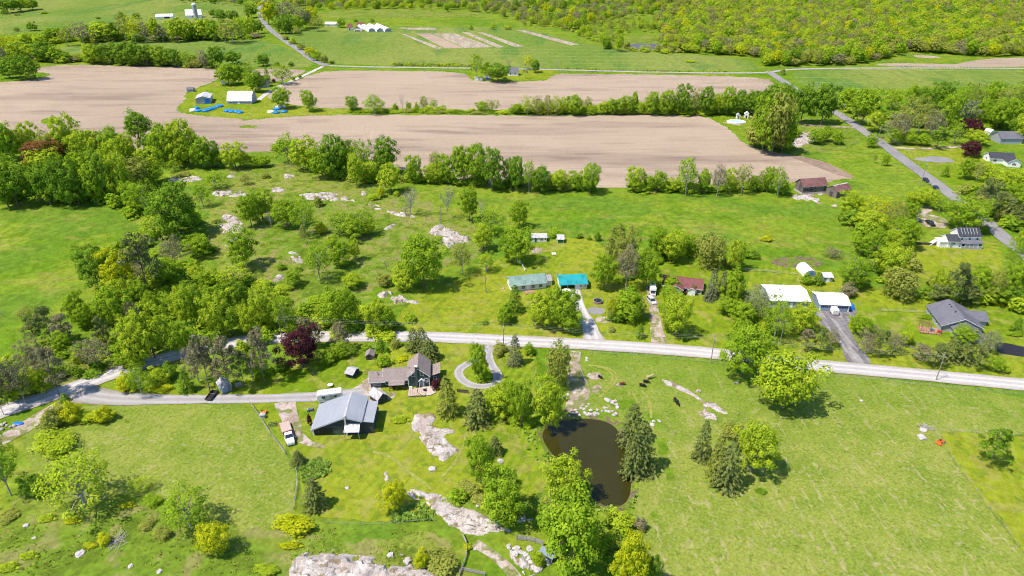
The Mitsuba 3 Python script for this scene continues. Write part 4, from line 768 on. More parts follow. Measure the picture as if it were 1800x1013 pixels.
# ------------------------------------------------------------------ vehicles
def wheels(v, xs, half, r=.34, w=.24):
    for x in xs:
        for y in (-half, half):
            k = v.part('wheel', rod((x, y - w / 2, r), (x, y + w / 2, r), r, 14), 'rubber'); v.part('rim', rod((x, y - w / 2 - .015, r), (x, y + w / 2 + .015, r), r * .58, 10), 'silver_paint', k)
def lights(v, x0, x1, half, z):
    for y in (-half, half):
        v.part('headlight', box(x1 - .06, x1 + .03, y - .18, y + .18, z - .09, z + .09), 'lamp_glass'); v.part('tail_light', box(x0 - .03, x0 + .06, y - .12, y + .12, z, z + .25), 'tail_red')
def car(name, label, cat_, A, B, paint, L=4.6, Wd=1.85, Ht=1.65, boxy=.75):
    """A is under the tail, B under the nose."""
    v = Thing(name, label, cat_, A, B); hw = Wd / 2
    v.part('body', hull([(x, y, z) for x, z, k in ((0, .35, .9), (0.05, .95, .95), (L, .35, .86), (L, .75, .86), (L - 1.2, 1.0, .95), (.3, .30, 1), (L - .4, .3, .97), (.4, 1.0, .98), (1, .6, 1), (L - 1, .6, 1)) for y in (-hw * k, hw * k)]), paint, smooth=30)
    a, b = .15, L - 1.25; k = .80
    v.part('cabin_glass', hull([(a + .02, y * .92, .98) for y in (-hw, hw)] + [(b, y * .92, .98) for y in (-hw, hw)] + [(a + .35, y * k, Ht - .06) for y in (-hw, hw)] + [(b - .85, y * k, Ht - .06) for y in (-hw, hw)]), 'glass')
    v.part('car_roof', hull([(x, y, z) for x in (a + .32, b - .8) for y in (-hw * k, hw * k) for z in (Ht - .065, Ht - .03)] + [(x, y * .9, Ht) for x in (a + .5, b - 1.0) for y in (-hw * k, hw * k)]), paint, smooth=30)
    v.part('pillar', cat(*[hull([(x0, y * .925, .98), (x0 + .14, y * .925, .98), (x1, y * k * 1.01, Ht - .05), (x1 + .12, y * k * 1.01, Ht - .05)] + [(x0, y * .90, .98), (x0 + .14, y * .9, .98), (x1, y * k * .97, Ht - .05), (x1 + .12, y * k * .97, Ht - .05)]) for y in (-hw, hw) for x0, x1 in ((1.5, 1.5), (b - .1, b - .95))]), paint)
    wheels(v, (.85, L - .85), hw - .10); lights(v, 0, L - .05, hw * .62, .68)
    for y in (-hw, hw): v.part('mirror', box(b - .35, b - .2, min(y, y * 1.12), max(y, y * 1.12), .95, 1.1), paint)
    return v
def pickup(name, label, A, B, paint, bed_mat='black'):
    L, hw = 5.5, .98; v = Thing(name, label, 'pickup truck', A, B)
    v.part('body', hull([(x, y, z) for x, z in ((0, .45), (0, 1.02), (L, .45), (L, .9), (L - 1.3, 1.08), (.2, .35), (L - .3, .35)) for y in (-hw, hw)]), paint, smooth=30)
    v.part('cargo_bed', box(.12, 1.75, -hw + .14, hw - .14, .9, 1.05), bed_mat); v.part('bed_rail', cat(box(.02, 1.8, -hw, -hw + .12, 1.0, 1.2), box(.02, 1.8, hw - .12, hw, 1.0, 1.2), box(.0, .12, -hw + .12, hw - .12, 1.0, 1.2)), paint)
    v.part('cabin_glass', hull([(x, y * .95, 1.05) for x in (1.82, L - 1.35) for y in (-hw, hw)] + [(x, y * .82, 1.8) for x in (2.0, L - 2.1) for y in (-hw, hw)]), 'glass'); v.part('car_roof', hull([(x, y * .82, z) for x in (2.0, L - 2.05) for y in (-hw, hw) for z in (1.79, 1.84)]), paint)
    wheels(v, (1.0, L - 1.0), hw - .1, .38, .26); lights(v, 0, L - .04, hw * .68, .75); return v

car('parked_car', 'upper of two dark blue cars stopped on the paved road', 'car', (1623, 316.5), (1632, 322), 'navy_paint', 4.6, boxy=.8); car('parked_car', 'lower of two dark blue cars stopped on the paved road', 'car', (1641.5, 330.5), (1650, 336.5), 'navy_paint', 4.5)
pickup('pickup_truck', 'dark pickup parked in the gravel yard above the white farmhouse', (1629.5, 391), (1641, 400), 'black_paint')
car('minivan', 'silver minivan at the head of the narrow brown driveway', 'van', (1139.5, 525.5), (1151.5, 538), 'silver_paint', 5.0, 1.95, 1.75)
v = Thing('camper_truck', 'white motorhome parked behind the silver minivan', 'motorhome', (1147, 516), (1147.5, 523), ang=0); 
v.part('body', rbox(-4.4, .9, -1.15, 1.15, .55, 3.0, .12), 'white_paint', smooth=30); v.part('cab', hull([(x, y, z) for x, z in ((.9, .5), (.9, 2.0), (1.6, 1.9), (2.4, 1.05), (2.5, .5)) for y in (-1, 1)]), 'white_paint'); v.part('windscreen', hull([(x, y, z) for x, z in ((1.62, 1.86), (2.3, 1.15), (1.66, 1.88), (2.36, 1.17)) for y in (-.9, .9)]), 'glass'); v.part('overcab', hull([(x, y, z) for x, z in ((.88, 2.05), (.88, 2.98), (1.9, 2.9), (2.0, 2.2)) for y in (-1.1, 1.1)]), 'white_paint')
v.part('roof_vent', box(-2.4, -1.6, -.35, .35, 3.0, 3.2), 'siding_blue'); wheels(v, (-3.0, 1.5), 1.0, .38)
v = Thing('cargo_trailer', 'white enclosed cargo trailer before the middle garage door', 'trailer', (1463, 556), (1472.5, 556.5)); v.part('body', rbox(0, 2.1, .2, 3.6, .45, 2.3, .1), 'white_paint', smooth=30); v.part('roof_vent', box(.7, 1.3, 1.4, 2.0, 2.3, 2.45), 'siding_grey'); v.part('rear_door', box(.15, 1.95, .13, .21, .6, 2.1), 'offwhite')
for x in (-.06, 2.16): v.part('wheel', rod((x - .1, 1.9, .33), (x + .1, 1.9, .33), .33, 12), 'rubber')
v.part('tow_bar', rod((1.05, 3.6, .5), (1.05, 4.8, .45), .06), 'black')
v = Thing('travel_trailer', 'long white travel trailer standing behind the grey barn', 'trailer', (559, 711), (603.5, 705)); L = v.len
v.part('body', hull([(x, y, z) for x, z in ((.5, .55), (.0, 1.3), (.0, 2.6), (.35, 3.05), (L - .3, 3.05), (L, 2.7), (L, .55)) for y in (0, 2.45)]), 'white_paint', smooth=25)
v.part('window', box(1.3, 2.2, -.03, .05, 1.75, 2.35), 'glass'); v.part('window', box(L * .66, L * .66 + .8, -.03, .05, 1.75, 2.3), 'glass'); k = v.part('door', box(L * .5, L * .5 + .7, -.025, .05, .65, 2.5), 'offwhite'); v.part('handle', box(L * .5 + .55, L * .5 + .62, -.07, -.02, 1.4, 1.6), 'black', k)
v.part('stripe', box(.5, L - .1, -.018, .02, 1.25, 1.38), 'siding_grey'); v.part('roof_vent', box(L * .35, L * .35 + .6, 1, 1.6, 3.05, 3.2), 'offwhite'); v.part('air_conditioner', rbox(L * .62, L * .62 + .9, .8, 1.6, 3.05, 3.35), 'offwhite'); v.part('awning_roll', rod((1.0, -.12, 2.75), (L - 1.2, -.12, 2.75), .09), 'siding_grey')
for x in (L * .48, L * .6):
    for y in (.12, 2.33): v.part('wheel', rod((x, y - .12, .36), (x, y + .12, .36), .36, 12), 'rubber')
v = Thing('flatbed_truck', 'flatbed truck with a white cab parked along the fence', 'truck', (500, 747.5), (518, 801), axis='x'); L = min(v.len, 10.2)
v.part('load_bed', box(0, 5.9, -1.3, 1.3, 1.0, 1.14), 'deck_pale'); v.part('bed_frame', box(-.02, 6.0, -1.1, 1.1, .75, 1.0), 'dark_timber'); v.part('headboard', box(5.85, 6.0, -1.28, 1.28, 1.145, 2.4), 'brick'); v.part('bed_rail', cat(box(0, 5.85, -1.34, -1.301, .95, 1.2), box(0, 5.85, 1.301, 1.34, .95, 1.2)), 'brick')
v.part('hoist', cat(rod((4.7, -.4, 1.15), (5.6, -.4, 1.7), .09), rod((4.7, .4, 1.15), (5.6, .4, 1.7), .09), rod((4.7, -.5, 1.3), (4.7, .5, 1.3), .09)), 'brick')
v.part('cab', hull([(x, y, z) for x, z in ((6.15, .6), (6.15, 1.5), (7.9, 1.5), (8.0, .6)) for y in (-1.1, 1.1)] + [(x, y, 2.35) for x in (6.3, 7.3) for y in (-.92, .92)]), 'white_paint', smooth=30); v.part('hood', hull([(x, y, z) for x, z in ((7.9, .5), (7.9, 1.48), (9.6, 1.35), (9.75, .9), (9.75, .5)) for y in (-.98, .98)]), 'white_paint', smooth=30)
v.part('windscreen', hull([(7.37, y, 2.29) for y in (-.86, .86)] + [(7.86, y, 1.58) for y in (-1.0, 1.0)] + [(7.42, y, 2.31) for y in (-.86, .86)] + [(7.92, y, 1.60) for y in (-1.0, 1.0)]), 'glass')
for y in (-1.0, 1.0): v.part('side_window', hull([(x, y * s_, z) for x, z in ((6.5, 1.6), (7.5, 1.6), (7.2, 2.2), (6.5, 2.2)) for s_ in ((1.085, 1.07) if z < 2 else (.955, .94))]), 'glass')
wheels(v, (1.6, 8.6), 1.0, .45, .3); lights(v, 0, 9.72, .75, .95)
def utility(label, A, B, name='utility_trailer'):
    v = Thing(name, label, 'trailer', A, B); L = v.len; v.part('platform', box(0, L, -.85, .85, .45, .56), 'black'); v.part('rail', cat(box(0, L, -.9, -.84, .56, .95), box(0, L, .84, .9, .56, .95), box(-.05, .02, -.9, .9, .56, 1.1)), 'dark_timber'); v.part('ramp_bar', box(L * .6, L * .62, -.8, .8, .57, .66), 'siding_grey')
    for y in (-.98, .98): v.part('wheel', rod((L * .45, y - .1, .32), (L * .45, y + .1, .32), .32, 12), 'rubber')
    v.part('tow_bar', rod((L, 0, .45), (L + 1.1, 0, .4), .06), 'black')
utility('black flat utility trailer beside the shed on the driveway', (366, 706), (380, 689))
v = Thing('harrow', 'small black farm implement beside the flatbed truck', 'farm implement', (473, 749), (487, 747)); L = v.len
v.part('frame', cat(*[rod((x, -.6, .5), (x, .7, .5), .06) for x in np.linspace(0, L, 4)], *[rod((0, y, .5), (L, y, .5), .07) for y in (-.6, .05, .7)]), 'black'); v.part('tine', cat(*[rod((x, y, 0), (x, y, .5), .05) for x in np.linspace(0, L, 5) for y in (-.55, .05, .65)]), 'grey_metal')
v = Thing('mower', 'yellow-orange riding mower near the head of the fence', 'mower', (459, 727), (468, 727)); v.part('body', rbox(0, 1.5, -.45, .45, .35, .8, .12), 'yellow_orange', smooth=30); v.part('hood', rbox(.9, 1.7, -.35, .35, .7, 1.05, .12), 'orange', smooth=30); v.part('seat', cat(rbox(.15, .6, -.25, .25, .8, .92), rbox(.1, .2, -.25, .25, .9, 1.3)), 'black'); v.part('steering_wheel', trimesh.creation.torus(.17, .03, transform=trimesh.transformations.translation_matrix([.85, 0, 1.12])), 'black'); wheels(v, (.3, 1.4), .48, .28, .2)
q = Thing('utility_box', 'pale grey box on the fence line below the riding mower', 'box', (457, 736), (466, 736)); q.part('body', box(0, 1.3, 0, 1, -.1, 1.0), 'grey_wood'); q.part('lid', box(-.08, 1.38, -.08, 1.08, 1.002, 1.12), 'pale_metal')
v = Thing('quad_bike', 'small quad bike parked left of the grey barn', 'quad bike', (540, 724), (551, 722)); v.part('body', hull([(x, y, z) for x, z in ((.1, .5), (.2, .8), (.9, .7), (1.5, .85), (1.7, .5)) for y in (-.3, .3)]), 'siding_blue'); v.part('seat', rbox(.3, 1.0, -.18, .18, .78, .95), 'black'); v.part('handlebar', rod((1.2, -.4, 1.1), (1.2, .4, 1.1), .03), 'black'); v.part('rack', box(0, .4, -.4, .4, .8, .84), 'grey_metal'); wheels(v, (.3, 1.5), .42, .28, .22)
v = Thing('garden_tractor', 'bright orange garden tractor with mower in the mown corner field', 'tractor', (1649, 781), (1662, 776)); v.part('body', rbox(.2, 1.9, -.45, .45, .4, .95, .12), 'orange', smooth=30); v.part('mower_deck', rbox(-.5, .6, -.8, .8, .2, .5, .1), 'orange', smooth=30); v.part('seat', cat(rbox(.3, .8, -.25, .25, .95, 1.05), rbox(.25, .35, -.25, .25, 1.05, 1.5)), 'black'); v.part('steering_wheel', trimesh.creation.torus(.18, .03, transform=trimesh.transformations.translation_matrix([1.15, 0, 1.25])), 'black'); wheels(v, (.6, 1.7), .5, .33, .25)
v = Thing('lawn_tractor', 'small red lawn tractor right of the grey house', 'tractor', (1720, 568), (1725, 567)); v.part('body', rbox(0, 1.5, -.4, .4, .35, .9, .12), 'orange', smooth=30); v.part('seat', cat(rbox(.1, .55, -.25, .25, .9, 1.0), rbox(.05, .15, -.25, .25, 1, 1.4)), 'black'); wheels(v, (.3, 1.3), .45, .3, .2)
# blue heaps of the distant farmyard
heap, hc = np.random.default_rng(12), {}
for i, (zx, zy, wd, m_) in enumerate([(280, 510, 60, 'blue_tarp'), (320, 545, 80, 'blue_tarp'), (405, 545, 80, 'blue_tarp'), (455, 528, 80, 'blue_tarp'), (512, 515, 75, 'blue_tarp'), (585, 485, 75, 'blue_tarp'), (632, 478, 60, 'blue_tarp'), (712, 548, 70, 'blue_tarp'), (762, 545, 60, 'blue_tarp'), (802, 556, 70, 'blue_tarp'), (855, 556, 60, 'blue_tarp'), (908, 570, 70, 'blue_tarp'),
                                     (1430, 520, 85, 'blue_tarp'), (1425, 572, 75, 'blue_tarp'), (1540, 560, 75, 'blue_tarp'), (228, 540, 70, 'white'), (1350, 565, 75, 'white'), (1500, 492, 110, 'white')]):
    gkey = ['leftmost group', 'middle group', 'rightmost group'][0 if zx < 660 else 1 if zx < 1000 else 2]
    px, py = 310 + zx / 8.17, 130 + zy / 8.17; s_ = px_per_m(at(px, py)[1]); wm = wd / 8.17 / s_ * 1.25
    hk = (m_, gkey); hc[hk] = hc.get(hk, -1) + 1; o_ = 'first second third fourth fifth sixth seventh'.split()[hc[hk]]
    q = Thing('tarp_heap' if m_ != 'white' else 'white_crate', o_ + (' blue tarpaulin covered heap in the ' if m_ != 'white' else ' white covered stack in the ') + gkey + ' by the farmyard', 'tarpaulin', (px, py), ang=heap.uniform(-.4, .4), group=('blue' if m_ != 'white' else 'white') + ' heaps, ' + gkey)
    m2 = ball((0, 1.2, .5), 1, (wm * .55, 2.2, 1.15 if m_ != 'white' else 1.4), 2); m2.vertices = m2.vertices + (meshkit.noise(np.array(m2.vertices) * 1.3, i)[:, None] - .5) * .5; q.whole(m2, m_, 40)

# ------------------------------------------------------------------ cattle and the person by the cars
def skel(bones, rings=1, res=.07, it=6):
    """One continuous surface over tapered bones: ((x, y, z, r), (x, y, z, r))."""
    parts = []
    for a, b in bones:
        s1, s2 = (trimesh.creation.icosphere(2, q[3]).vertices + np.array(q[:3]) for q in (a, b))
        hm = trimesh.convex.convex_hull(np.vstack([s1, s2])); parts.append(m3.Manifold(m3.Mesh(np.asarray(hm.vertices, np.float32), np.asarray(hm.faces, np.uint32))))
    u = m3.Manifold.batch_boolean(parts, m3.OpType.Add).refine_to_length(res)
    mm = u.to_mesh(); t_ = trimesh.Trimesh(np.array(mm.vert_properties[:, :3]), np.array(mm.tri_verts)); trimesh.smoothing.filter_taubin(t_, iterations=it); return t_
def cow(name, label, A, heading, coat, size=1.0, graze=True):
    v = Thing(name, label, 'cow', A, ang=heading); k = size
    S = lambda *q: tuple(c * k for c in q)
    hd = S(2.25, .0, .42, .12) if graze else S(2.3, .1, 1.45, .13); nk = S(1.9, 0, .85, .19) if graze else S(1.95, .05, 1.35, .19)
    mz = S(2.42, 0, .16, .085) if graze else S(2.62, .12, 1.28, .09)
    bones = [(S(.15, 0, 1.1, .30), S(.75, 0, 1.0, .37)), (S(.75, 0, 1.0, .37), S(1.4, 0, 1.02, .36)), (S(.1, 0, 1.18, .22), S(1.5, 0, 1.24, .20)), (S(1.4, 0, 1.05, .33), nk), (nk, hd), (hd, mz), (S(1.45, 0, .85, .26), S(.6, 0, .82, .30))]
    for y in (-.2, .2):
        bones += [(S(1.42, y, .85, .15), S(1.45, y, .48, .085)), (S(1.45, y, .48, .085), S(1.43, y, .1, .055)), (S(1.43, y, .1, .06), S(1.47, y, .04, .065)),
                  (S(.2, y, .95, .24), S(.32, y * 1.1, .68, .13)), (S(.32, y * 1.1, .68, .13), S(.08, y, .45, .075)), (S(.08, y, .45, .075), S(.12, y, .1, .055)), (S(.12, y, .1, .06), S(.17, y, .04, .065))]
    bones += [(S(-.12, 0, 1.2, .05), S(-.22, 0, .8, .03)), (S(-.22, 0, .8, .03), S(-.2, 0, .45, .05))]
    v.part('body', skel(bones), coat, smooth=True)
    hx, hy, hz = hd[:3]
    for y in (-1, 1): v.part('ear', ball((hx - .02 * k, hy + y * .2 * k, hz + .06 * k), .11 * k, (.5, 1, .35), 1), coat)
    v.part('muzzle', ball((mz[0] + .01 * k, mz[1], mz[2]), .094 * k, sub=2), 'cow_nose', smooth=True)
    return v
cow('cow', 'large black cow grazing beside the jagged outcrop', (1185, 706), -1.25, 'cow_black', 1.15)
cow('cow', 'tan cow standing at the head of the small herd', (1137, 667.5), .35, 'cow_tan', 1.0, False)
cow('cow', 'small black cow just below the tan cow', (1131, 673), -.3, 'cow_black', .85)
cow('cow', 'black cow nearest the pond spruces in the small herd', (1124, 679.5), -.35, 'cow_black', .9)
cow('cow', 'reddish brown calf on the round bare earth patch', (1089, 678), .25, 'cow_brown', .85)
cow('cow', 'dark calf on the bare patch near the birch', (1052, 664), -.8, 'cow_black', .75)
v = Thing('person', 'person in dark clothes standing on the road between two cars', 'person', (1635.5, 326.3), ang=-.9)
B = lambda *q: q
arm = []
for y in (-1, 1):
    arm += [(B(0, y * .20, 1.43, .055), B(-.02, y * .27, 1.14, .043)), (B(-.02, y * .27, 1.14, .043), B(.06, y * .28, .89, .032)), (B(.06, y * .28, .89, .032), B(.08, y * .28, .82, .036))]
    for j, (dx, ln) in enumerate(((-.03, .065), (-.01, .08), (.012, .085), (.033, .075))): arm += [(B(.08 + dx, y * .28, .80, .010), B(.085 + dx, y * .275, .80 - ln * .6, .009)), (B(.085 + dx, y * .275, .80 - ln * .6, .009), B(.085 + dx, y * .26, .80 - ln, .008))]
    arm += [(B(.10, y * .275, .85, .013), B(.14, y * .26, .81, .010))]
leg = []
for y in (-1, 1): leg += [(B(0, y * .09, .92, .10), B(.02, y * .11, .50, .065)), (B(.02, y * .11, .50, .065), B(0, y * .12, .08, .042)), (B(0, y * .12, .06, .045), B(.17, y * .13, .04, .035))]
torso = [(B(0, 0, .95, .15), B(0, 0, 1.2, .135)), (B(0, -.12, 1.38, .10), B(0, .12, 1.38, .10)), (B(0, 0, 1.2, .14), B(0, 0, 1.38, .14)), (B(0, 0, 1.42, .065), B(.02, 0, 1.58, .058))]
head = [(B(.02, 0, 1.68, .095), B(.03, 0, 1.60, .075)), (B(.105, 0, 1.64, .016), B(.115, 0, 1.615, .018)), (B(.02, -.10, 1.64, .02), B(.01, -.10, 1.61, .018)), (B(.02, .10, 1.64, .02), B(.01, .10, 1.61, .018))]
v.part('body', skel(arm + leg + torso + head, res=.012, it=3), 'skin', smooth=True)
grow = lambda bs, e: [tuple((*q[:3], q[3] + e) for q in b_) for b_ in bs]
v.part('jacket', skel(grow(torso[:3], .022) + grow([arm[0], arm[1], arm[len(arm) // 2], arm[len(arm) // 2 + 1]], .02), res=.04, it=3), 'black', smooth=True); v.part('trousers', skel(grow([leg[0], leg[1], leg[3], leg[4]], .018), res=.04, it=3), 'denim', smooth=True)
v.part('hair', ball((-.005, 0, 1.715), .097, (1.05, 1.02, .8)), 'hair', smooth=True); v.part('shoe', rbox(-.07, .21, -.19, -.07, .0, .10, .03), 'black'); v.part('shoe', rbox(-.07, .21, .07, .19, .0, .10, .03), 'black')
for y in (-.035, .035): v.part('eye', ball((.108, y, 1.665), .011, sub=1), 'black')
v.part('mouth', box(.098, .108, -.022, .022, 1.585, 1.592), 'brick')

# ------------------------------------------------------------------ fences, poles, boulders and yard things
def fence(name, label, pts, step=3.0, h=1.2, rails=(.5, 1.0), m='grey_wood', r=.07, wire=False, board=False):
    xy = [at(*p)[:2] for p in pts]; L = LineString(xy); n = max(2, int(L.length / step) + 1)
    P = [np.array(L.interpolate(s).coords[0]) for s in np.linspace(0, L.length, n)]
    F = Thing(name, label, 'fence', pts[0]); inv = np.linalg.inv(F.M); fr = np.random.default_rng(len(scene))
    loc = [inv @ np.array([p_[0], p_[1], float(H(*p_)), 1]) for p_ in P]
    for q in loc:
        lean = fr.normal(0, .05, 2); F.part('post', rod((q[0], q[1], q[2] - .4), (q[0] + lean[0], q[1] + lean[1], q[2] + h), r, 6), m)
    for a, b in zip(loc[:-1], loc[1:]):
        if board:
            F.part('board', cat(*[hull([(a[0], a[1], a[2] + z), (b[0], b[1], b[2] + z), (a[0], a[1], a[2] + z + .22), (b[0], b[1], b[2] + z + .22), (a[0] + .05, a[1] + .05, a[2] + z), (b[0] + .05, b[1] + .05, b[2] + z + .22), (a[0] + .05, a[1] + .05, a[2] + z + .22)]) for z in rails]), m)
        else: F.part('wire' if wire else 'rail', cat(*[rod((*a[:2], a[2] + z), (*b[:2], b[2] + z), .010 if wire else .05, 5) for z in rails]), 'grey_metal' if wire else m)
fence('rail_fence', 'grey wooden rail fence along the pasture by the flatbed truck', [(441, 712), (458, 736), (473, 762), (488, 780), (502, 800)], m='grey_wood', r=.09)
fence('rail_fence', 'mossy rail fence left of the lawn spruce', [(521, 828), (524, 850), (519, 875), (516, 897)], m='grey_wood', r=.09)
fence('wire_fence', 'low wire fence crossing below the lawn', [(575, 921), (640, 924), (700, 921), (765, 916)], 4, 1.0, (.4, .8), r=.05, wire=True)
fence('board_fence', 'weathered grey board fence descending to the lower edge', [(813, 943), (824, 966), (816, 990), (808, 1012), (804, 1030)], 2.5, 1.3, (.2, .55, .9), r=.09, board=True)
fence('board_fence', 'short pale board fence closing the dark green bed at the lower edge', [(814, 1004), (832, 1008), (852, 1012)], 2.5, 1.1, (.2, .55, .85), r=.08, board=True)
fence('board_fence', 'grey picket fence above the pink rocks at the lower edge', [(908, 949), (925, 951), (942, 954), (955, 960)], 1.6, 1.6, (.15, .5, .85, 1.2), r=.08, board=True)
fence('wire_fence', 'straight wire fence between pasture and mown corner field', [(1641, 758), (1668, 798), (1691, 832), (1735, 890), (1790, 963)], 5, 1.2, (.4, .7, 1.0), r=.055, wire=True)
fence('wire_fence', 'wire fence along the top of the mown corner field', [(1641, 757), (1716, 762), (1790, 767)], 5, 1.2, (.4, .7, 1.0), r=.055, wire=True)
fence('wire_fence', 'roadside wire fence along the top of the open pasture', [(1040, 622), (1120, 626), (1220, 636), (1300, 643)], 6, 1.2, (.4, .7, 1.0), r=.06, wire=True)
fence('wire_fence', 'roadside wire fence along the right part of the pasture', [(1440, 659), (1520, 667), (1620, 678), (1720, 688), (1800, 696)], 6, 1.2, (.4, .7, 1.0), r=.06, wire=True)
fence('wire_fence', 'wire fence from the road down past the birch to the pond', [(941, 632), (936, 660), (930, 690), (918, 730), (912, 770)], 5, 1.2, (.4, .8), r=.055, wire=True)
fence('rail_fence', 'rail fence behind the metal workshop', [(1290, 476), (1340, 478), (1400, 484)], 5, 1.2, r=.07)
fence('rail_fence', 'garden fence left of the grey house', [(1548, 548), (1580, 549), (1625, 551)], 4, 1.3, r=.07)
fence('rail_fence', 'white post fence behind the sage green bungalow', [(914, 463), (919, 470), (923, 477)], 2.5, 1.2, m='white', r=.16)
fence('board_fence', 'short dark board fence below the loop driveway', [(804, 690), (814, 692), (823, 692)], 2.0, 1.2, (.1, .4, .7, .95), m='dark_timber', r=.09, board=True)
q = Thing('coop', 'small grey-roofed animal coop by the pink rock bank', 'coop', (948, 978), (964, 987)); q.part('frame', cat(*[box(x - .05, x + .05, y - .05, y + .05, -.2, 1.4) for x in (0, 1.6, 3.2) for y in (0, 1.3)]), 'grey_wood'); q.part('mesh_wall', cat(box(0, 3.2, -.02, .0, 0, 1.35), box(0, 3.2, 1.3, 1.32, 0, 1.35), box(3.2, 3.22, 0, 1.3, 0, 1.35)), 'dark_wall'); q.part('roof', hull([(x, y, z) for x in (-.2, 3.4) for y, z in ((-.2, 1.42), (-.2, 1.5), (1.5, 1.62), (1.5, 1.7))]), 'siding_blue')

def pole(label, base, top, name='utility_pole', arm=True, can=False):
    a = at(*base); hgt = float(np.clip((base[1] - top[1]) / (px_per_m(a[1]) * math.cos(dep((base[1] + top[1]) / 2))), 4, 14))
    P = Thing(name, label, 'utility pole', base); P.part('shaft', rod((0, 0, -.8), (0, 0, hgt), .16, 8, .11), 'pole_wood')
    if arm: P.part('crossarm', box(-.06, .06, -1.1, 1.1, hgt - .75, hgt - .62), 'pole_wood'); P.part('insulator', cat(*[rod((0, y, hgt - .62), (0, y, hgt - .42), .05, 6) for y in (-1, 0, 1)]), 'lamp_glass')
    if can: P.part('transformer', rod((0, -.38, hgt - 2.4), (0, -.38, hgt - 1.5), .24, 12), 'grey_metal')
    return np.array([a[0], a[1], a[2] + hgt - .5])
tops = [pole('grey utility pole hidden to its top by the purple tree', (496, 598), (492, 556)), pole('utility pole at the mouth of the loop driveway', (885, 606), (884, 569), can=True), pole('utility pole beside the pasture fence right of the birch', (1249, 639), (1252, 590), can=True), pole('utility pole on the road verge right of the round tree', (1645, 669), (1657, 623))]
pole('leaning utility pole on the lawn left of the paved driveway', (1370, 608), (1378, 567), arm=False)
rt = [pole('utility pole beside the paved road where it leaves the trees', (1480, 204), (1481, 183)), pole('utility pole on the left verge of the paved road above the cars', (1541, 255), (1543, 224)), pole('utility pole by the upper dark blue car', (1618, 327), (1625, 288)), pole('utility pole at the corner of the white farmhouse', (1721, 405), (1725, 376))]
pole('tall bare pole among the leafless shrubs on the rocky rise', (775, 394), (774, 360), arm=False); pole('thin wooden pole before the big round maple', (854, 515), (854, 470), arm=False); pole('short pole on the verge beside the broad leafy tree by the gravel road', (938, 573), (938, 552), arm=False); pole('slim pole at the edge of the pond trees', (966, 905), (966, 869), arm=False)
def wires(label, pts, group):
    for off_ in (-1, 0, 1):
        segs = []
        for a, b in zip(pts[:-1], pts[1:]):
            s = np.linspace(0, 1, 13); d_ = (b - a)[:2]; n_ = np.array([-d_[1], d_[0]]) / np.linalg.norm(d_)
            q = a[None] + (b - a)[None] * s[:, None]; q[:, :2] += n_ * off_; q[:, 2] -= 4 * s * (1 - s) * np.linalg.norm(b - a) * .012
            segs += [rod(q[i], q[i + 1], .016, 4) for i in range(12)]
        k = numbered('overhead_wire'); scene[k] = mikit.ply(cat(*segs), 'mat_wire'); tag(k, {-1: 'left', 0: 'middle', 1: 'right'}[off_] + ' ' + label, 'wire', group)
wires('overhead wire following the gravel road between the poles', tops, 'wires over the gravel road'); wires('overhead wire following the paved road between the poles', rt, 'wires over the paved road')

bs = np.random.default_rng(21); protos = []
for i in range(5):
    m_ = trimesh.creation.icosphere(2, 1.0); v_ = np.array(m_.vertices); v_ *= (.75 + .6 * meshkit.noise(v_ * 1.3 + 9 * i, i))[:, None]; v_[:, 2] *= .62; v_ = np.round(v_ * 3.2) / 3.2 * .5 + v_ * .5; m_.vertices = v_; protos.append(mikit.ply(m_, 'mat_boulder', smooth=False))
bgroups = {}
def boulder(px, py, r, label, group, name='boulder'):
    p_ = at(px, py); key = numbered(name); tag(key, label, 'rock', group)
    if group: bgroups.setdefault(group, []).append((px, key))
    scene[key] = {**protos[bs.integers(5)], 'to_world': T().translate([float(p_[0]), float(p_[1]), float(p_[2] + r * .2)]).rotate([0, 0, 1], float(bs.uniform(0, 360))).scale([float(r * bs.uniform(.8, 1.4)), float(r * bs.uniform(.7, 1.1)), float(r * bs.uniform(.7, 1.1))])}
for zx, zy in [(55, 590), (55, 625), (8, 615), (150, 770), (220, 750), (255, 760), (285, 730), (310, 700), (335, 775), (110, 810), (75, 840), (155, 805), (200, 835), (265, 805), (285, 830), (312, 825), (345, 825), (378, 825), (395, 815), (425, 820), (520, 640), (550, 665), (538, 650), (635, 660), (600, 680), (650, 705), (660, 740), (500, 745), (520, 750), (415, 770), (475, 785), (525, 785), (565, 795), (600, 785), (645, 810), (620, 830)]:
    boulder(990 + zx / 6.92, 610 + zy / 6.92, bs.uniform(.34, .66), 'white boulder strewn along the top shore of the pond', 'white boulders above the pond')
for zx, zy in [(285, 140), (285, 165), (1100, 910), (1085, 950), (1165, 905)]: boulder(990 + zx / 6.92, 610 + zy / 6.92, bs.uniform(.4, .7), 'pale stone lying alone in the pasture away from the pond shore', 'lone pasture stones')
for zx, zy, r in [(1150, 590, 1.0), (1130, 680, .9), (1080, 640, .8), (1350, 590, 1.0), (1200, 640, .7), (1480, 910, 1.2), (1430, 880, .9), (1330, 840, .5), (1640, 770, .7), (1650, 820, .6), (1240, 130, .7), (1200, 150, .6), (1560, 100, .8), (1030, 580, .6), (500, 590, .5), (1020, 540, .6), (1390, 800, .7), (1300, 690, .8), (1340, 740, .7), (1270, 660, .8)]:
    boulder(780 + zx / 8.96, 900 + zy / 8.96, r * .8, 'pink-white tumbled rock between the dirt path and the grey coop', 'tumbled rocks at the lower edge')
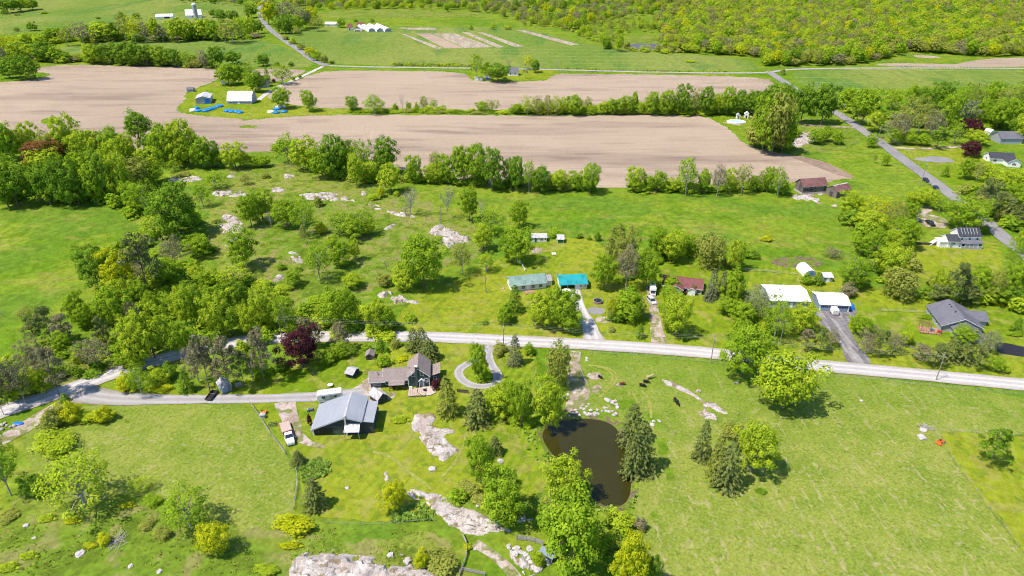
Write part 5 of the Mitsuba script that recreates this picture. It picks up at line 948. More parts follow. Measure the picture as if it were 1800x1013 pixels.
for px, py, r, l in [(140, 975, .8, 'grey-white stone alone in the lower left rough'), (230, 996, .5, 'pale stone at the bottom edge left of the outcrop'), (280, 1006, .6, 'larger pale stone at the bottom edge left of the outcrop'), (760, 826, .9, 'round brown stone half sunk in the lawn below the outcrop'), (610, 859, .5, 'pale stone pair in the middle of the lawn'), (840, 889, .7, 'white stone beside the mown path near the leafy tree'),
                     (686, 977, .7, 'dark-edged stone right of the big lower outcrop'), (716, 988, .9, 'white boulder at the right end of the big lower outcrop'), (880, 812, .9, 'white stone slab under the dark spruce right of the lawn'), (1514, 705, .5, 'small white stone in the right pasture'), (885, 508, .5, 'white stone at the corner of the bungalow lawn'), (46, 925, .6, 'flat pale stone near the left edge'), (60, 946, .4, 'small pale stone near the left edge'), (1620, 770, .9, 'left stone under the brush pile'), (1623, 757, .8, 'right stone under the brush pile')]:
    boulder(px, py, r, l, None)
ORD = 'first second third fourth fifth sixth seventh eighth ninth tenth eleventh twelfth thirteenth fourteenth fifteenth sixteenth seventeenth eighteenth nineteenth twentieth'.split()
ordn = lambda i: ORD[i] if i < 20 else f'{i + 1}' + {1: 'st', 2: 'nd', 3: 'rd'}.get((i + 1) % 10, 'th')
for g_, l_ in (('white boulders above the pond', '{} white boulder from the left above the pond'), ('tumbled rocks at the lower edge', '{} pink-white rock from the left by the lower dirt path'), ('lone pasture stones', '{} lone pale pasture stone from the left')):
    for i, (px, key) in enumerate(sorted(bgroups[g_])): labels[key]['label'] = l_.format(ordn(i))
q = Thing('brush_pile', 'pale heap of cut branches at the corner of the mown field', 'branches', (1626, 752)); br = np.random.default_rng(3)
q.part('branch', cat(*[rod(br.normal(0, .7, 3) * (1, .8, .1) + (0, 0, .2), br.normal(0, .9, 3) * (1, .8, .2) + (0, 0, .5), .06, 5) for _ in range(26)]), 'bark_pale')
q = Thing('dead_branch', 'fallen grey dead branch in the lower left rough', 'branch', (205, 955)); q.part('branch', cat(*[rod((br.normal(0, 1.2), br.normal(0, 1.6), .15), (br.normal(0, 1.4), br.normal(0, 1.8), abs(br.normal(.4, .3))), .05, 5) for _ in range(26)]), 'bark_pale')
q = Thing('trampoline', 'round trampoline with dark net beside the white gravel driveway', 'trampoline', (1051, 532)); q.part('mat', prism([(1.5 * math.cos(a), 1.5 * math.sin(a)) for a in np.arange(16) * math.pi / 8], 'z', .8, .86), 'black'); q.part('rim', trimesh.creation.annulus(1.5, 1.7, .12, transform=trimesh.transformations.translation_matrix([0, 0, .86])), 'siding_blue'); [q.part('pole', rod((1.68 * math.cos(a), 1.68 * math.sin(a), 0), (1.68 * math.cos(a), 1.68 * math.sin(a), 2.3), .04, 6), 'grey_metal') for a in np.arange(6) * math.pi / 3]; q.part('skirt', prism([(1.69 * math.cos(a), 1.69 * math.sin(a)) for a in np.arange(16) * math.pi / 8], 'z', .0, .78), 'brick')
q = Thing('covered_load', 'white covered boat or load at the carport corner', 'covered load', (996, 515)); labels[q.key] = {'label': 'white covered load parked before the teal roofed carport', 'category': 'covered load'}; q.whole(ball((0, 0, .8), 1, (1.9, 1.0, .9), 3), 'white', 40)
q = Thing('blue_tarp', 'small blue tarpaulin on the ground at the left edge', 'tarpaulin', (32, 746)); q.whole(ball((0, 0, .25), 1, (1.5, .8, .35), 2), 'bright_blue', 40)
q = Thing('stone_pile', 'pile of pale stones at the left edge by the track', 'stones', (8, 752)); 
for i in range(12): q.part('stone', ball((br.normal(0, 1.6), br.normal(0, .9), .25), .5, br.uniform(.6, 1.2, 3), 1), 'stone')
q = Thing('round_table', 'small white garden table on the lawn behind the trailer', 'table', (581, 680)); q.part('table_top', rod((0, 0, .72), (0, 0, .78), .8, 14), 'white'); q.part('leg', rod((0, 0, 0), (0, 0, .72), .08), 'grey_metal')
q = Thing('flower_bed', 'round stone edged bed under the golden small tree by the driveways', 'flower bed', (1061, 563)); q.part('soil', prism([(2.6 * math.cos(a), 1.8 * math.sin(a)) for a in np.arange(16) * math.pi / 8], 'z', -.2, .15), 'dirt')
for a in np.arange(18) * math.pi / 9: q.part('edge_stone', ball((2.7 * math.cos(a), 1.9 * math.sin(a), .12), .33, (1, .8, .7), 1), 'stone')
q = Thing('firewood_stack', 'stack of pale logs beside the grey shed on the driveway', 'logs', (415, 683), (424, 680))
for i in range(4):
    for j in range(3): q.part('log', rod((.2 + .45 * i, 0, .2 + .38 * j), (.2 + .45 * i, 1.1, .2 + .38 * j), .19, 7), 'deck_pale')
# ------------------------------------------------------------------ trees
PAL = {'g': ((0.15, 0.275, 0.014), (0.33, 0.48, 0.03)), 'y': ((0.255, 0.38, 0.016), (0.43, 0.54, 0.040)), 'd': ((0.09, 0.2, 0.014), (0.235, 0.375, 0.032)), 'o': ((0.205, 0.255, 0.038), (0.365, 0.4, 0.08)), 'k': ((0.34, 0.41, 0.01), (0.51, 0.55, 0.024)), 'n': ((0.19, 0.19, 0.095), (0.32, 0.3, 0.16)), 'b': ((0.14, 0.185, 0.085), (0.29, 0.32, 0.165)), 'u': ((0.052, 0.016, 0.022), (0.1, 0.032, 0.04)), 'r': ((0.17, 0.075, 0.03), (0.25, 0.12, 0.045)), 's': ((0.095, 0.155, 0.034), (0.285, 0.325, 0.098))}

def leaf_quads(c, nrm, size, r, asp=1.0):
    """Small leaf-cluster faces at the points c, facing nrm."""
    n = nrm / (np.linalg.norm(nrm, axis=1, keepdims=True) + 1e-9)
    t = np.cross(n, r.normal(size=n.shape)); t /= np.linalg.norm(t, axis=1, keepdims=True) + 1e-9
    b = np.cross(n, t); s = np.asarray(size)[:, None] if np.ndim(size) else size
    j = lambda: 1 + r.uniform(-.35, .35, (len(c), 1))
    v = np.stack([c + t * s * j() * asp, c + b * s * j() * .8, c - t * s * j() * asp, c - b * s * j() * .8], 1).reshape(-1, 3)
    i = np.arange(len(c))[:, None] * 4
    return v, np.vstack([i + [0, 1, 2], i + [0, 2, 3]])

def sphere_pts(n, r, up=-1.0):
    k = np.arange(n) + .5; z = 1 - (1 - up) * k / n; ph = k * 2.39996 + r.uniform(0, 6)
    q = np.sqrt(np.clip(1 - z * z, 0, 1)); return np.stack([q * np.cos(ph), q * np.sin(ph), z], 1)

def limb(p, q, r0, r1, n=5):
    p, q = np.asarray(p, float), np.asarray(q, float); d = q - p; L = np.linalg.norm(d); d /= L
    a = np.cross(d, [.3, .9, .2]); a /= np.linalg.norm(a); b = np.cross(d, a); an = np.arange(n) * 2 * np.pi / n
    ring = np.cos(an)[:, None] * a + np.sin(an)[:, None] * b
    v = np.vstack([p + ring * r0, q + ring * r1]); i = np.arange(n); j = (i + 1) % n
    return v, np.vstack([np.stack([i, j, j + n], 1), np.stack([i, j + n, i + n], 1)])

def join(parts):
    vs, fs, o = [], [], 0
    for v, f in parts: vs.append(v); fs.append(f + o); o += len(v)
    return np.vstack(vs), np.vstack(fs)

def make_tree(shape, pal, seed, lod):
    """Unit tree: width 1, height 1, foot at the origin. Returns (crown vertices, faces, colours), (trunk vertices, faces)."""
    r = np.random.default_rng(1000 + seed * 17 + ord(shape)); c1, c2 = (np.array(q) for q in PAL[pal])
    P, N, S, K = [], [], [], []                                      # points, normals, sizes, clump number
    tr = []
    q = {0: 1.0, 1: .50, 2: .22, 3: .13}[lod]; big = {0: 1.0, 1: 1.42, 2: 2.1, 3: 2.7}[lod]
    def clump(cen, rad, n, size, k, flat=1.0, out=None):
        d = sphere_pts(n, r, -.55); d = d + r.normal(0, .16, d.shape); rr = rad * r.uniform(.50, 1.10, (n, 1))
        p = cen + d * rr * [1, 1, flat]
        P.append(p); N.append(d + r.normal(0, .26, d.shape) + [0, 0, .40] + (0 if out is None else out * .35)); S.append(np.full(n, size) * r.uniform(.7, 1.3, n)); K.append(np.full(n, k))
    if shape in 'MLBCW':
        if shape == 'M': nc, zc, az, rx, cr, nl, sz, bottom = 50, .56, .44, .43, .106, 96, .0205, -.80
        if shape == 'L': nc, zc, az, rx, cr, nl, sz, bottom = 46, .58, .42, .42, .105, 50, .0175, -.65
        if shape == 'B': nc, zc, az, rx, cr, nl, sz, bottom = 34, .40, .52, .42, .145, 84, .030, -.45
        if shape == 'C': nc, zc, az, rx, cr, nl, sz, bottom = 50, .48, .50, .40, .125, 55, .034, -.90
        if shape == 'W': nc, zc, az, rx, cr, nl, sz, bottom = 36, .60, .36, .40, .12, 40, .028, -.3
        nl = max(8, int(nl * q)); d = sphere_pts(nc, r, bottom); wob = r.uniform(.72, 1.10, (nc, 1)) * (.62 + .76 * meshkit.noise(d * 1.5 + seed * 7.3 + 40, seed))[:, None]
        if shape in 'LB': wob = r.uniform(.62, 1.08, (nc, 1)) * (.6 + .8 * meshkit.noise(d * 1.6 + seed * 5.1 + 40, seed + 3))[:, None]
        lop = 1 + .18 * np.sin(np.arctan2(d[:, 1], d[:, 0]) * 2 + r.uniform(0, 6))[:, None]
        cen = d * wob * lop * [rx, rx, az] + [0, 0, zc]
        if shape == 'M': cen[:, :2] *= np.where(cen[:, 2:] < .35, .80, 1)
        if shape == 'C': cen[:, :2] *= np.clip(1.12 - .85 * (cen[:, 2:] - .25), .15, 1)
        cen[:, 2] = np.clip(cen[:, 2], .10 if shape != 'B' else .06, .96)
        for k in range(nc):
            clump(cen[k], cr * r.uniform(.75, 1.3), nl, sz * big, k, .85, d[k])
            if shape == 'W':                                          # hanging curtains
                m = max(6, int(26 * q)); dz = r.uniform(0, 1, m) ** .8; p = cen[k] + np.stack([r.normal(0, .05, m), r.normal(0, .05, m), -dz * min(.55, cen[k, 2] - .04)], 1)
                P.append(p); N.append(np.repeat(d[k:k + 1] * [1, 1, .2], m, 0) + r.normal(0, .3, (m, 3))); S.append(np.full(m, sz * big)); K.append(np.full(m, k))
        if shape in 'ML':                                            # the inside of the crown
            m = int(420 * q) if shape == 'M' else int(130 * q); p = sphere_pts(m, r) * r.uniform(.2, .7, (m, 1)) * [rx, rx, az] + [0, 0, zc]; P.append(p); N.append(r.normal(size=p.shape)); S.append(np.full(m, sz * big * 1.2)); K.append(np.full(m, 0))
        th = .024 if shape != 'B' else .018
        if shape != 'B' or lod < 2:
            top = .5 if shape != 'B' else .2
            tr.append(limb((0, 0, -.02), (r.normal(0, .015), r.normal(0, .015), top), th, th * .6, 6))
            for k in r.permutation(nc)[:(14 if shape == 'L' else 8) if lod < 2 else 3]: tr.append(limb((0, 0, r.uniform(.22, top) if shape != 'B' else .05), cen[k] * [.92, .92, .97], th * .5, th * .15, 4))
    elif shape == 'S':                                               # spruce: whorls of drooping boughs
        tiers = {0: 15, 1: 12, 2: 9, 3: 7}[lod]; k = 0
        for i in range(tiers):
            z = .03 + .94 * (i / tiers) ** 1.02; rad = .5 * (1 - z) ** .68 + .014; nb = max(5, int(6 + 13 * rad))
            for j in range(nb):
                an = j * 2 * math.pi / nb + i * 1.3 + r.normal(0, .16); rl = rad * r.uniform(.82, 1.08); dr_ = np.array([math.cos(an), math.sin(an), 0]); sd = np.cross(dr_, [0, 0, 1])
                tip = dr_ * rl + np.array([0, 0, z + .045 - .13 * rl + r.normal(0, .012)]); m = max(4, int((14 + 26 * rl) * q ** .6))
                t_ = r.uniform(.25, 1.05, m) ** .7; wd = .085 * rl ** .5 * (1.15 - t_)
                p = np.array([0, 0, z + .04]) + (tip - [0, 0, z + .04]) * t_[:, None] + sd * (r.normal(0, 1, m) * wd)[:, None] + np.array([0, 0, 1]) * (r.normal(0, .007, m) - .03 * rl * np.sin(t_ * 3))[:, None]
                P.append(p); N.append(np.array([0, 0, 1.0]) + dr_ * .5 + r.normal(0, .35, p.shape)); S.append(.024 * big ** .8 * r.uniform(.7, 1.3, m)); K.append(np.full(m, k)); k += 1
        tr.append(limb((0, 0, -.02), (0, 0, .95), .022, .003, 6))
    elif shape == 'P':                                               # old pine: flat tufts on bare limbs
        nc = {0: 34, 1: 24, 2: 14, 3: 10}[lod]; tr.append(limb((0, 0, -.02), (.02, .01, .9), .018, .006, 6))
        for k in range(nc):
            z = r.uniform(.34, .97); an = r.uniform(0, 6.28); rad = (.46 * (1 - ((z - .5) / .58) ** 2) if z > .3 else .3) * r.uniform(.35, 1.0); cc = np.array([rad * math.cos(an), rad * math.sin(an), z])
            clump(cc, .11 * r.uniform(.7, 1.2), max(8, int(52 * q)), .024 * big, k, .5); 
            if lod < 2: tr.append(limb((0, 0, max(.2, z - .12)), cc, .007, .003, 4))
    elif shape == 'D':                                               # leafless crown
        tr.append(limb((0, 0, -.02), (0, 0, .55), .02, .010, 6))
        for k in range({0: 26, 1: 14, 2: 8, 3: 6}[lod]):
            z = r.uniform(.2, .6); an = r.uniform(0, 6.28); e_ = np.array([.42 * math.cos(an) * r.uniform(.4, 1), .42 * math.sin(an) * r.uniform(.4, 1), min(1, z + r.uniform(.2, .5))]); tr.append(limb((0, 0, z), e_, .008, .003, 4))
            for _ in range(3): tr.append(limb(e_ * .6 + np.array([0, 0, z]) * .4, e_ + r.normal(0, .10, 3), .004, .002, 3))
            clump(e_, .07, max(3, int(10 * q)), .015 * big, k)
    P, N, S, K = np.vstack(P), np.vstack(N), np.concatenate(S), np.concatenate(K)
    v, f = leaf_quads(P, N, S, r)
    tone = r.random(int(K.max()) + 1)[K.astype(int)] * .6 + r.random(len(K)) * .4
    col = c1 + (c2 - c1) * tone[:, None]; return (v, f, np.repeat(col, 4, 0)), join(tr) if tr else None

protos_t = {}
def proto(shape, pal, var, lod):
    key = f'tree_kind_{shape}{pal}{var}{lod}'
    if key not in protos_t:
        (v, f, c), t_ = make_tree(shape, pal, var, lod)
        g_ = {'type': 'shapegroup', 'crown': mikit.ply((v, f), 'mat_leaf', color=c)}
        if t_ is not None: g_['trunk'] = mikit.ply(t_, 'mat_bark_pale' if shape in 'LD' else 'mat_bark', smooth=True)
        scene[key] = g_; protos_t[key] = g_
    return key

NAMES = {'M': 'leafy_tree', 'L': 'open_tree', 'B': 'bush', 'C': 'dense_evergreen', 'W': 'drooping_tree', 'S': 'spruce_tree', 'P': 'pine_tree', 'D': 'bare_tree'}
NOUN = {'M': 'round leafy tree', 'L': 'thin open tree', 'B': 'bush', 'C': 'dense cone-shaped evergreen', 'W': 'drooping tree', 'S': 'pointed spruce', 'P': 'ragged pine', 'D': 'nearly leafless tree'}
HUE = {'g': 'green', 'y': 'yellow-green', 'd': 'dark green', 'o': 'olive green', 'k': 'golden yellow', 'n': 'brownish grey', 'b': 'blue-green', 'u': 'dark purple', 'r': 'rusty brown', 's': 'deep green'}
TREES = []                                                            # (px, top, bottom, width in px, code)
def trees(ox, oy, text, s=4.0):
    for tok in text.split(','):
        x, a, b, w, code = tok.split(); TREES.append((ox + float(x) / s, oy + float(a) / s, oy + float(b) / s, float(w) / s, code))
trees(0, 0, '60 -10 85 130 Md,150 5 75 120 Mg,230 0 65 110 Mg,35 70 110 50 Bd,120 95 112 40 Bo,310 80 100 50 Bg,690 120 135 40 Bd,230 160 225 70 Bd,120 195 225 40 Bd,720 155 205 70 Mg,815 165 280 90 Md,590 170 300 150 Ln,480 200 310 100 Lo,395 200 290 120 Mg,350 235 300 80 Md,720 200 285 180 My,890 100 280 110 Lo,960 130 285 110 Lk,1030 165 285 100 Ln,1100 140 285 100 My,1150 180 285 100 Ln,1250 140 285 120 My,1320 150 280 110 My,1390 170 275 90 Mg,1430 140 275 110 My,1510 150 280 100 Mg,1590 165 285 100 Lo,1640 150 290 160 Lo,1710 150 280 90 Lg,1770 130 250 90 My,1560 75 150 90 Md,1500 70 120 60 Md,1640 80 150 80 Md,1770 40 120 90 Md,1690 130 230 80 My,860 95 130 50 By,960 95 130 50 Md')
trees(0, 0, '650 320 440 110 My,700 325 445 90 Mg,780 315 445 120 Md,870 310 450 120 Md,950 305 455 130 Md,1040 325 455 120 Md,1140 330 460 110 Mg,1230 350 465 110 Md,1320 365 465 80 Lg,1370 390 465 60 My,1440 360 470 90 Ln,1530 335 470 120 Md,1640 380 450 130 Md,540 385 440 80 Bo,50 250 400 120 Lk,90 265 330 110 Lk,140 300 420 120 My,200 240 320 120 My,280 250 320 110 My,220 320 420 100 My,330 300 425 140 Md,400 335 430 120 Mg,460 370 435 90 Md,20 330 440 100 Ln,120 380 430 120 Mg,70 410 540 130 Md,150 405 550 130 Md,220 400 550 140 Md,40 420 520 90 Mg,1610 450 590 170 Mg,1680 460 580 110 Md,1745 450 560 110 Lg,1780 520 640 110 Mg')
trees(450, 0, '90 20 160 100 Mk,150 30 150 100 Lg,230 20 150 150 Ln,330 60 190 120 Ln,390 60 170 100 Mk,180 130 230 90 Md,230 110 230 80 Md,300 120 210 90 Mg,360 80 190 90 Mg,430 120 210 100 Lo,290 195 255 60 Bo,20 150 230 70 Md,600 135 190 60 Mg,245 180 240 60 Bg,210 250 285 50 Bo,260 270 315 60 By,320 305 355 60 Bo,380 335 395 70 Bk,430 360 435 80 Bg,480 390 445 60 Bo,530 420 450 50 Bo,55 385 460 100 Md,150 435 465 40 Bd,248 435 470 45 Bd,85 460 590 50 Sd,190 460 580 150 Lg,20 510 640 110 Md,75 530 600 60 Mg,310 525 555 30 Bd,125 555 580 30 Bu,265 540 570 30 Bd,185 620 755 130 Mg,380 645 775 110 Mg,680 680 780 80 Mg,725 755 785 50 Bg,835 672 790 160 Lg,925 760 795 70 Bg,980 730 790 50 Bg,1035 640 785 60 Dn,1075 720 785 40 Bg,1130 725 790 40 By,1180 680 770 70 Lo,1250 700 770 60 Lg,1210 740 795 100 By,1300 745 795 90 By,1590 715 785 90 Mg,1660 705 780 100 Lo,1730 775 790 40 Bg,1550 390 545 100 Lg,1620 440 530 70 Mg,1700 450 570 170 Md,1780 410 500 60 Dn,700 135 158 35 Bd,820 135 160 30 Bd,1510 175 215 40 Bg,1665 170 212 40 By,1770 180 212 50 By')
trees(900, 0, '165 425 505 75 Md,95 410 530 45 Pn,120 395 480 90 Lk,320 425 498 45 Dn,35 730 800 70 Mg,110 680 800 90 Ly,180 680 800 80 Lo,250 675 800 70 Lo,310 680 800 90 Ly,440 672 805 110 Mg,370 690 800 70 My,530 688 780 70 Lo,560 740 800 90 Mg,640 720 800 90 My,700 695 800 90 Mg,760 695 800 90 Mg,810 680 800 80 Mg,858 655 800 60 Cg,905 720 800 50 My,980 655 800 100 Mg,1080 645 800 120 Mg,1190 605 800 110 Md,1280 630 790 90 Lo,1350 622 800 110 Md,1430 660 800 70 My,1500 625 800 110 Mg,1600 640 790 120 Md,1690 640 800 120 Md,1780 610 760 60 Md,1560 750 820 60 Bg,660 260 340 60 Mg,750 245 355 60 My,1250 420 440 60 By')
trees(1350, 0, '60 600 760 180 Md,230 610 850 170 Md,370 600 855 190 Md,120 610 780 120 Md,550 620 760 150 Mg,660 630 860 200 Mg,740 790 920 140 My,640 640 800 120 Mg,850 640 800 120 Lg,870 640 760 120 My,960 700 960 200 Lo,880 800 990 160 Ln,1050 700 920 160 Lo,1090 620 780 120 Md,1210 580 760 150 Md,1230 680 940 140 Mg,1140 780 960 150 Ln,1000 600 740 100 Mg,1350 600 800 130 Lg,1430 600 800 120 Lo,1560 580 760 130 Mg,1660 620 800 160 Lo,1760 580 760 120 Mg,1370 720 900 150 Pb,1480 700 880 120 Mg,1410 830 960 140 Mu,1600 700 900 140 Mg,1700 700 880 140 Mg,1780 760 980 130 My,1460 920 1015 150 My,1300 860 1000 120 Lg,1740 820 940 120 Md,1180 900 1015 140 Pd,1080 940 1020 110 Mg,980 930 1015 90 Mg,880 900 1012 100 Mg,25 670 1060 190 Mo,-45 710 1055 180 Mg,95 760 1050 150 Mg,-20 860 1072 240 Bo,100 900 1066 150 Bg,-95 840 1062 130 Bo,70 900 1075 150 Bg,190 900 975 90 Bg,330 910 1008 110 Mg,400 890 990 80 Mg,480 920 1010 90 Mg,100 480 530 40 Bo,330 570 640 40 Dn')
trees(0, 253, '20 -130 100 150 Md,90 -140 110 140 Mg,160 -100 100 140 My,240 -140 60 120 My,370 -90 120 180 Lo,510 -180 100 180 My,430 -80 120 150 My,620 -90 130 180 My,700 -90 120 150 My,820 -110 120 160 Mg,910 -70 130 150 My,990 -225 -20 190 Md,1090 -70 120 130 Md,1170 -130 140 170 Mg,1260 -130 140 170 My,1340 -150 140 160 My,1430 -40 160 150 Mg,1500 -10 150 140 Md,1660 0 165 170 My,1720 60 160 90 My,1530 60 160 110 Md,1790 80 140 70 My,350 10 150 270 Mr,340 30 180 220 My,60 90 420 200 Mg,130 140 420 250 Md,280 160 400 160 Md,360 150 410 170 Md,500 110 415 220 Md,560 180 415 180 Md,680 140 400 180 Mg,760 80 390 150 Md,880 80 380 150 My,950 100 330 220 Mo,1080 40 260 170 My,1060 160 300 170 Mg,560 60 200 160 Mg,820 -10 200 160 My,680 30 180 160 Lg,20 120 400 120 My,1230 130 190 120 Lg,960 280 470 170 Mg,1040 270 480 180 Lg,1270 280 635 340 Md,1430 280 430 130 Lg,1110 490 650 230 Ly,1290 195 240 110 Bo,1515 200 310 160 Lg,1730 210 280 90 Lo,1045 640 960 270 Ps,700 730 1012 250 Md,870 750 1050 230 Mk,1180 800 980 230 Mg,1240 650 850 180 Ln,1400 640 790 190 Mg,1380 850 960 120 My,1000 820 960 130 Ln,1470 700 770 130 Bd,1720 610 860 210 Mg,1770 360 570 150 Mg,1480 890 1010 180 Mg,1660 860 1010 240 Ly')
trees(450, 253, '225 -60 120 200 Lg,350 -30 170 190 My,470 30 230 180 Mg,560 -40 225 200 Md,640 -20 200 150 Md,710 80 285 120 My,750 -20 200 180 Lg,920 -30 190 170 Md,890 70 210 130 Md,800 130 260 120 My,950 140 330 150 My,880 300 385 60 Bk,990 330 370 50 By,1115 85 265 110 Mg,1240 140 270 120 My,1330 80 265 130 Mg,1440 20 270 160 Mg,1545 15 280 150 Mg,1660 40 310 170 Md,1790 110 300 90 Md,1260 60 200 90 Lo,50 330 530 190 Mg,220 390 580 190 Mg,350 390 620 180 Lg,110 480 580 80 Dn,830 350 400 90 By,600 470 620 200 Lg,740 460 630 180 Lg,690 520 660 180 Mg,790 540 640 110 My,460 550 640 90 Bk,540 640 720 80 My,690 670 810 90 My,590 680 860 160 Mg,450 700 940 200 Lg,340 560 690 60 Lo,440 370 450 70 Bo,65 200 245 80 Bo,60 85 160 100 Mg,10 90 160 100 Mg,1090 300 480 160 Dn,1350 300 500 120 Dn,1500 310 525 130 Mg,1590 360 540 70 Dn,1650 450 630 200 Lg,1600 560 740 150 My,1450 700 900 160 Lo,1620 760 890 130 Ly,1180 650 1000 300 Mg,1050 860 1015 200 My,900 910 1012 120 Bo,1050 430 500 80 Dn,680 960 1015 150 My,180 840 890 70 Bd,300 860 900 50 Bd,270 890 1000 120 Mg,920 770 890 40 Dn,210 1000 1040 130 By')
trees(900, 253, '30 100 320 110 Md,120 125 320 110 Lg,200 160 330 150 Md,330 185 320 150 My,440 195 320 110 Mg,545 150 335 150 Mg,865 165 330 130 My,960 220 335 90 Mg,1030 190 330 90 Mg,1120 240 335 110 My,1220 105 335 170 Lg,1340 180 340 90 Mg,1440 150 345 110 Ln,1520 180 335 80 My,1610 150 335 110 Lo,1690 220 335 70 Mg,1740 190 310 60 Lo,1790 170 330 80 Mg,50 400 580 130 Mg,30 590 830 220 Mg,310 595 660 120 Bg,475 630 670 50 Bd,540 640 680 40 Bg,600 620 690 50 Bd,760 590 890 230 Mo,640 780 1012 170 Mg,800 720 1005 190 Ln,840 660 720 60 Mg,940 760 1010 170 Mg,1010 590 800 110 Mg,1000 650 800 110 Md,1130 620 820 190 My,1240 640 780 110 Mg,1390 630 870 230 Wo,1560 670 880 130 My,1680 740 810 120 Bd,1400 870 1112 110 Sb,1470 890 1100 90 Sb,1545 870 1130 130 Cg,1790 640 690 80 Bk,1110 940 1060 130 Cg')
trees(1350, 253, '570 330 500 170 My,770 370 560 220 Lk,700 460 620 230 My,990 410 540 120 Mg,870 400 600 160 Lo,890 500 640 180 Lg,1100 310 440 160 My,1020 350 420 110 My,1200 370 470 120 Lg,1370 380 600 260 Mg,1520 570 635 60 Bd,750 590 760 150 Mg,850 600 760 160 My,960 530 730 170 Mg,650 640 780 140 Mg,720 690 840 120 Pd,840 710 940 210 My,690 830 900 70 Bg,900 860 1080 260 Wo,580 780 1000 180 Lg,450 730 800 110 Ln,600 870 1012 180 Md,350 900 1005 100 Sd,265 910 1000 80 Bg,1420 0 85 150 Mu,1380 100 240 110 Mg,1460 130 250 90 Lo,1540 130 230 120 My,1500 250 460 170 Ps,1620 180 330 180 My,1600 330 470 200 Ps,1720 280 460 160 Mg,1480 300 450 130 Ss,1680 400 580 180 Ss,1780 380 560 120 Ss,1750 180 300 140 My,1240 150 240 60 Sd,820 75 150 50 Mg,745 50 130 30 Lo,1690 670 900 140 Lg,1780 560 760 120 My,1180 890 1070 110 My,1290 840 1080 150 Ps,1350 900 1090 110 Ps,1450 860 1080 160 Mg,1560 880 1090 150 Lo,1680 850 1080 170 Mg,1770 830 1060 120 Md,65 170 350 110 Lg,100 260 350 100 Mg,20 170 300 90 Lo,720 -70 20 80 Mg')
trees(0, 506, '180 150 225 130 Lo,370 130 330 170 Ps,260 230 380 180 Ps,480 180 360 180 Pn,570 30 250 150 Mg,620 100 280 150 Mg,830 0 270 230 Mg,850 -60 180 200 My,1000 -40 150 160 Mg,770 160 400 130 Ps,960 100 280 110 Ln,690 350 560 210 Ln,720 300 400 120 My,870 290 400 100 Ln,450 320 450 130 Mg,1090 140 480 260 My,1000 230 540 230 My,920 380 560 200 Mg,1320 0 260 170 My,1400 -40 280 150 Mg,1280 240 470 170 Mg,1560 40 330 200 My,1640 110 330 180 Mg,1750 130 330 140 My,1540 -20 200 160 Mg,1690 -40 160 160 Md,1180 40 180 170 Lg,1080 30 200 120 Mg,60 430 750 170 Pn,180 400 780 160 Ln,290 370 640 170 Ln,420 430 690 190 Pn,30 440 850 110 Ps,230 570 760 200 My,100 600 790 150 Mg,330 560 740 130 My,560 430 560 90 By,900 600 745 150 Bk,1000 540 740 170 Lg,1120 560 700 160 By,1140 670 750 130 Bk,1320 570 760 130 Sd,1200 530 650 120 Bd,1480 320 650 200 Pn,1620 350 650 190 Pn,1400 400 640 150 Ln,1720 340 640 130 Ps,1780 380 640 110 Lg,460 740 820 80 Sd,500 800 970 170 Bk,380 850 1012 170 Bo,620 850 960 190 By,740 830 960 140 Bk,20 40 200 30 Dn,1680 640 660 30 Bg')
trees(450, 506, '80 0 290 180 My,220 60 300 170 Lg,60 140 300 170 My,560 20 290 230 Mg,650 0 270 190 Mg,480 110 240 110 My,430 240 380 120 Pn,600 240 400 160 Pn,850 90 300 170 My,930 130 300 120 Mg,330 280 560 270 Mu,60 290 580 200 Pn,20 480 620 150 Mg,180 500 590 120 Bd,520 440 530 120 Mg,590 380 510 120 Bg,660 390 480 110 Lg,370 210 380 130 Pn,780 390 450 70 Bg,880 355 465 90 Sd,920 430 470 60 Sd,985 360 430 80 Bo,900 470 560 110 Bg,1030 470 520 80 Bk,1110 280 470 130 Ss,1170 280 480 150 Ss,1220 360 545 180 Ss,1570 370 640 130 Mg,1590 560 660 140 Bg,1750 110 270 120 Cg,1700 420 490 80 Bo,1720 380 460 100 Bo,790 570 610 70 Bo,1350 620 940 180 So,1560 720 1012 220 Ss,1720 690 900 230 My,1790 650 900 130 Mg,1010 890 960 120 By,380 880 975 40 Bu,1270 640 720 80 Bu,1610 230 265 50 Bd,830 990 1018 80 Bk')
trees(900, 506, '20 -20 200 135 Sd,210 40 270 200 My,350 0 280 240 Mg,390 120 310 190 Mg,20 330 570 130 Sb,120 390 480 90 Bg,320 410 700 210 Wo,250 650 980 230 My,70 650 960 160 Mg,810 0 270 200 Cg,690 50 220 80 Lk,880 100 200 120 Ln,900 250 370 70 Sd,700 270 315 60 Bo,1135 60 325 215 My,1215 270 385 50 Sd,1110 0 100 150 Mg,1390 0 110 110 Sb,1510 60 190 150 Mg,1640 90 260 190 Mg,1700 0 220 220 Lb,1620 270 620 330 Mg,1200 -30 40 110 Bu,1280 -20 50 40 Cd')
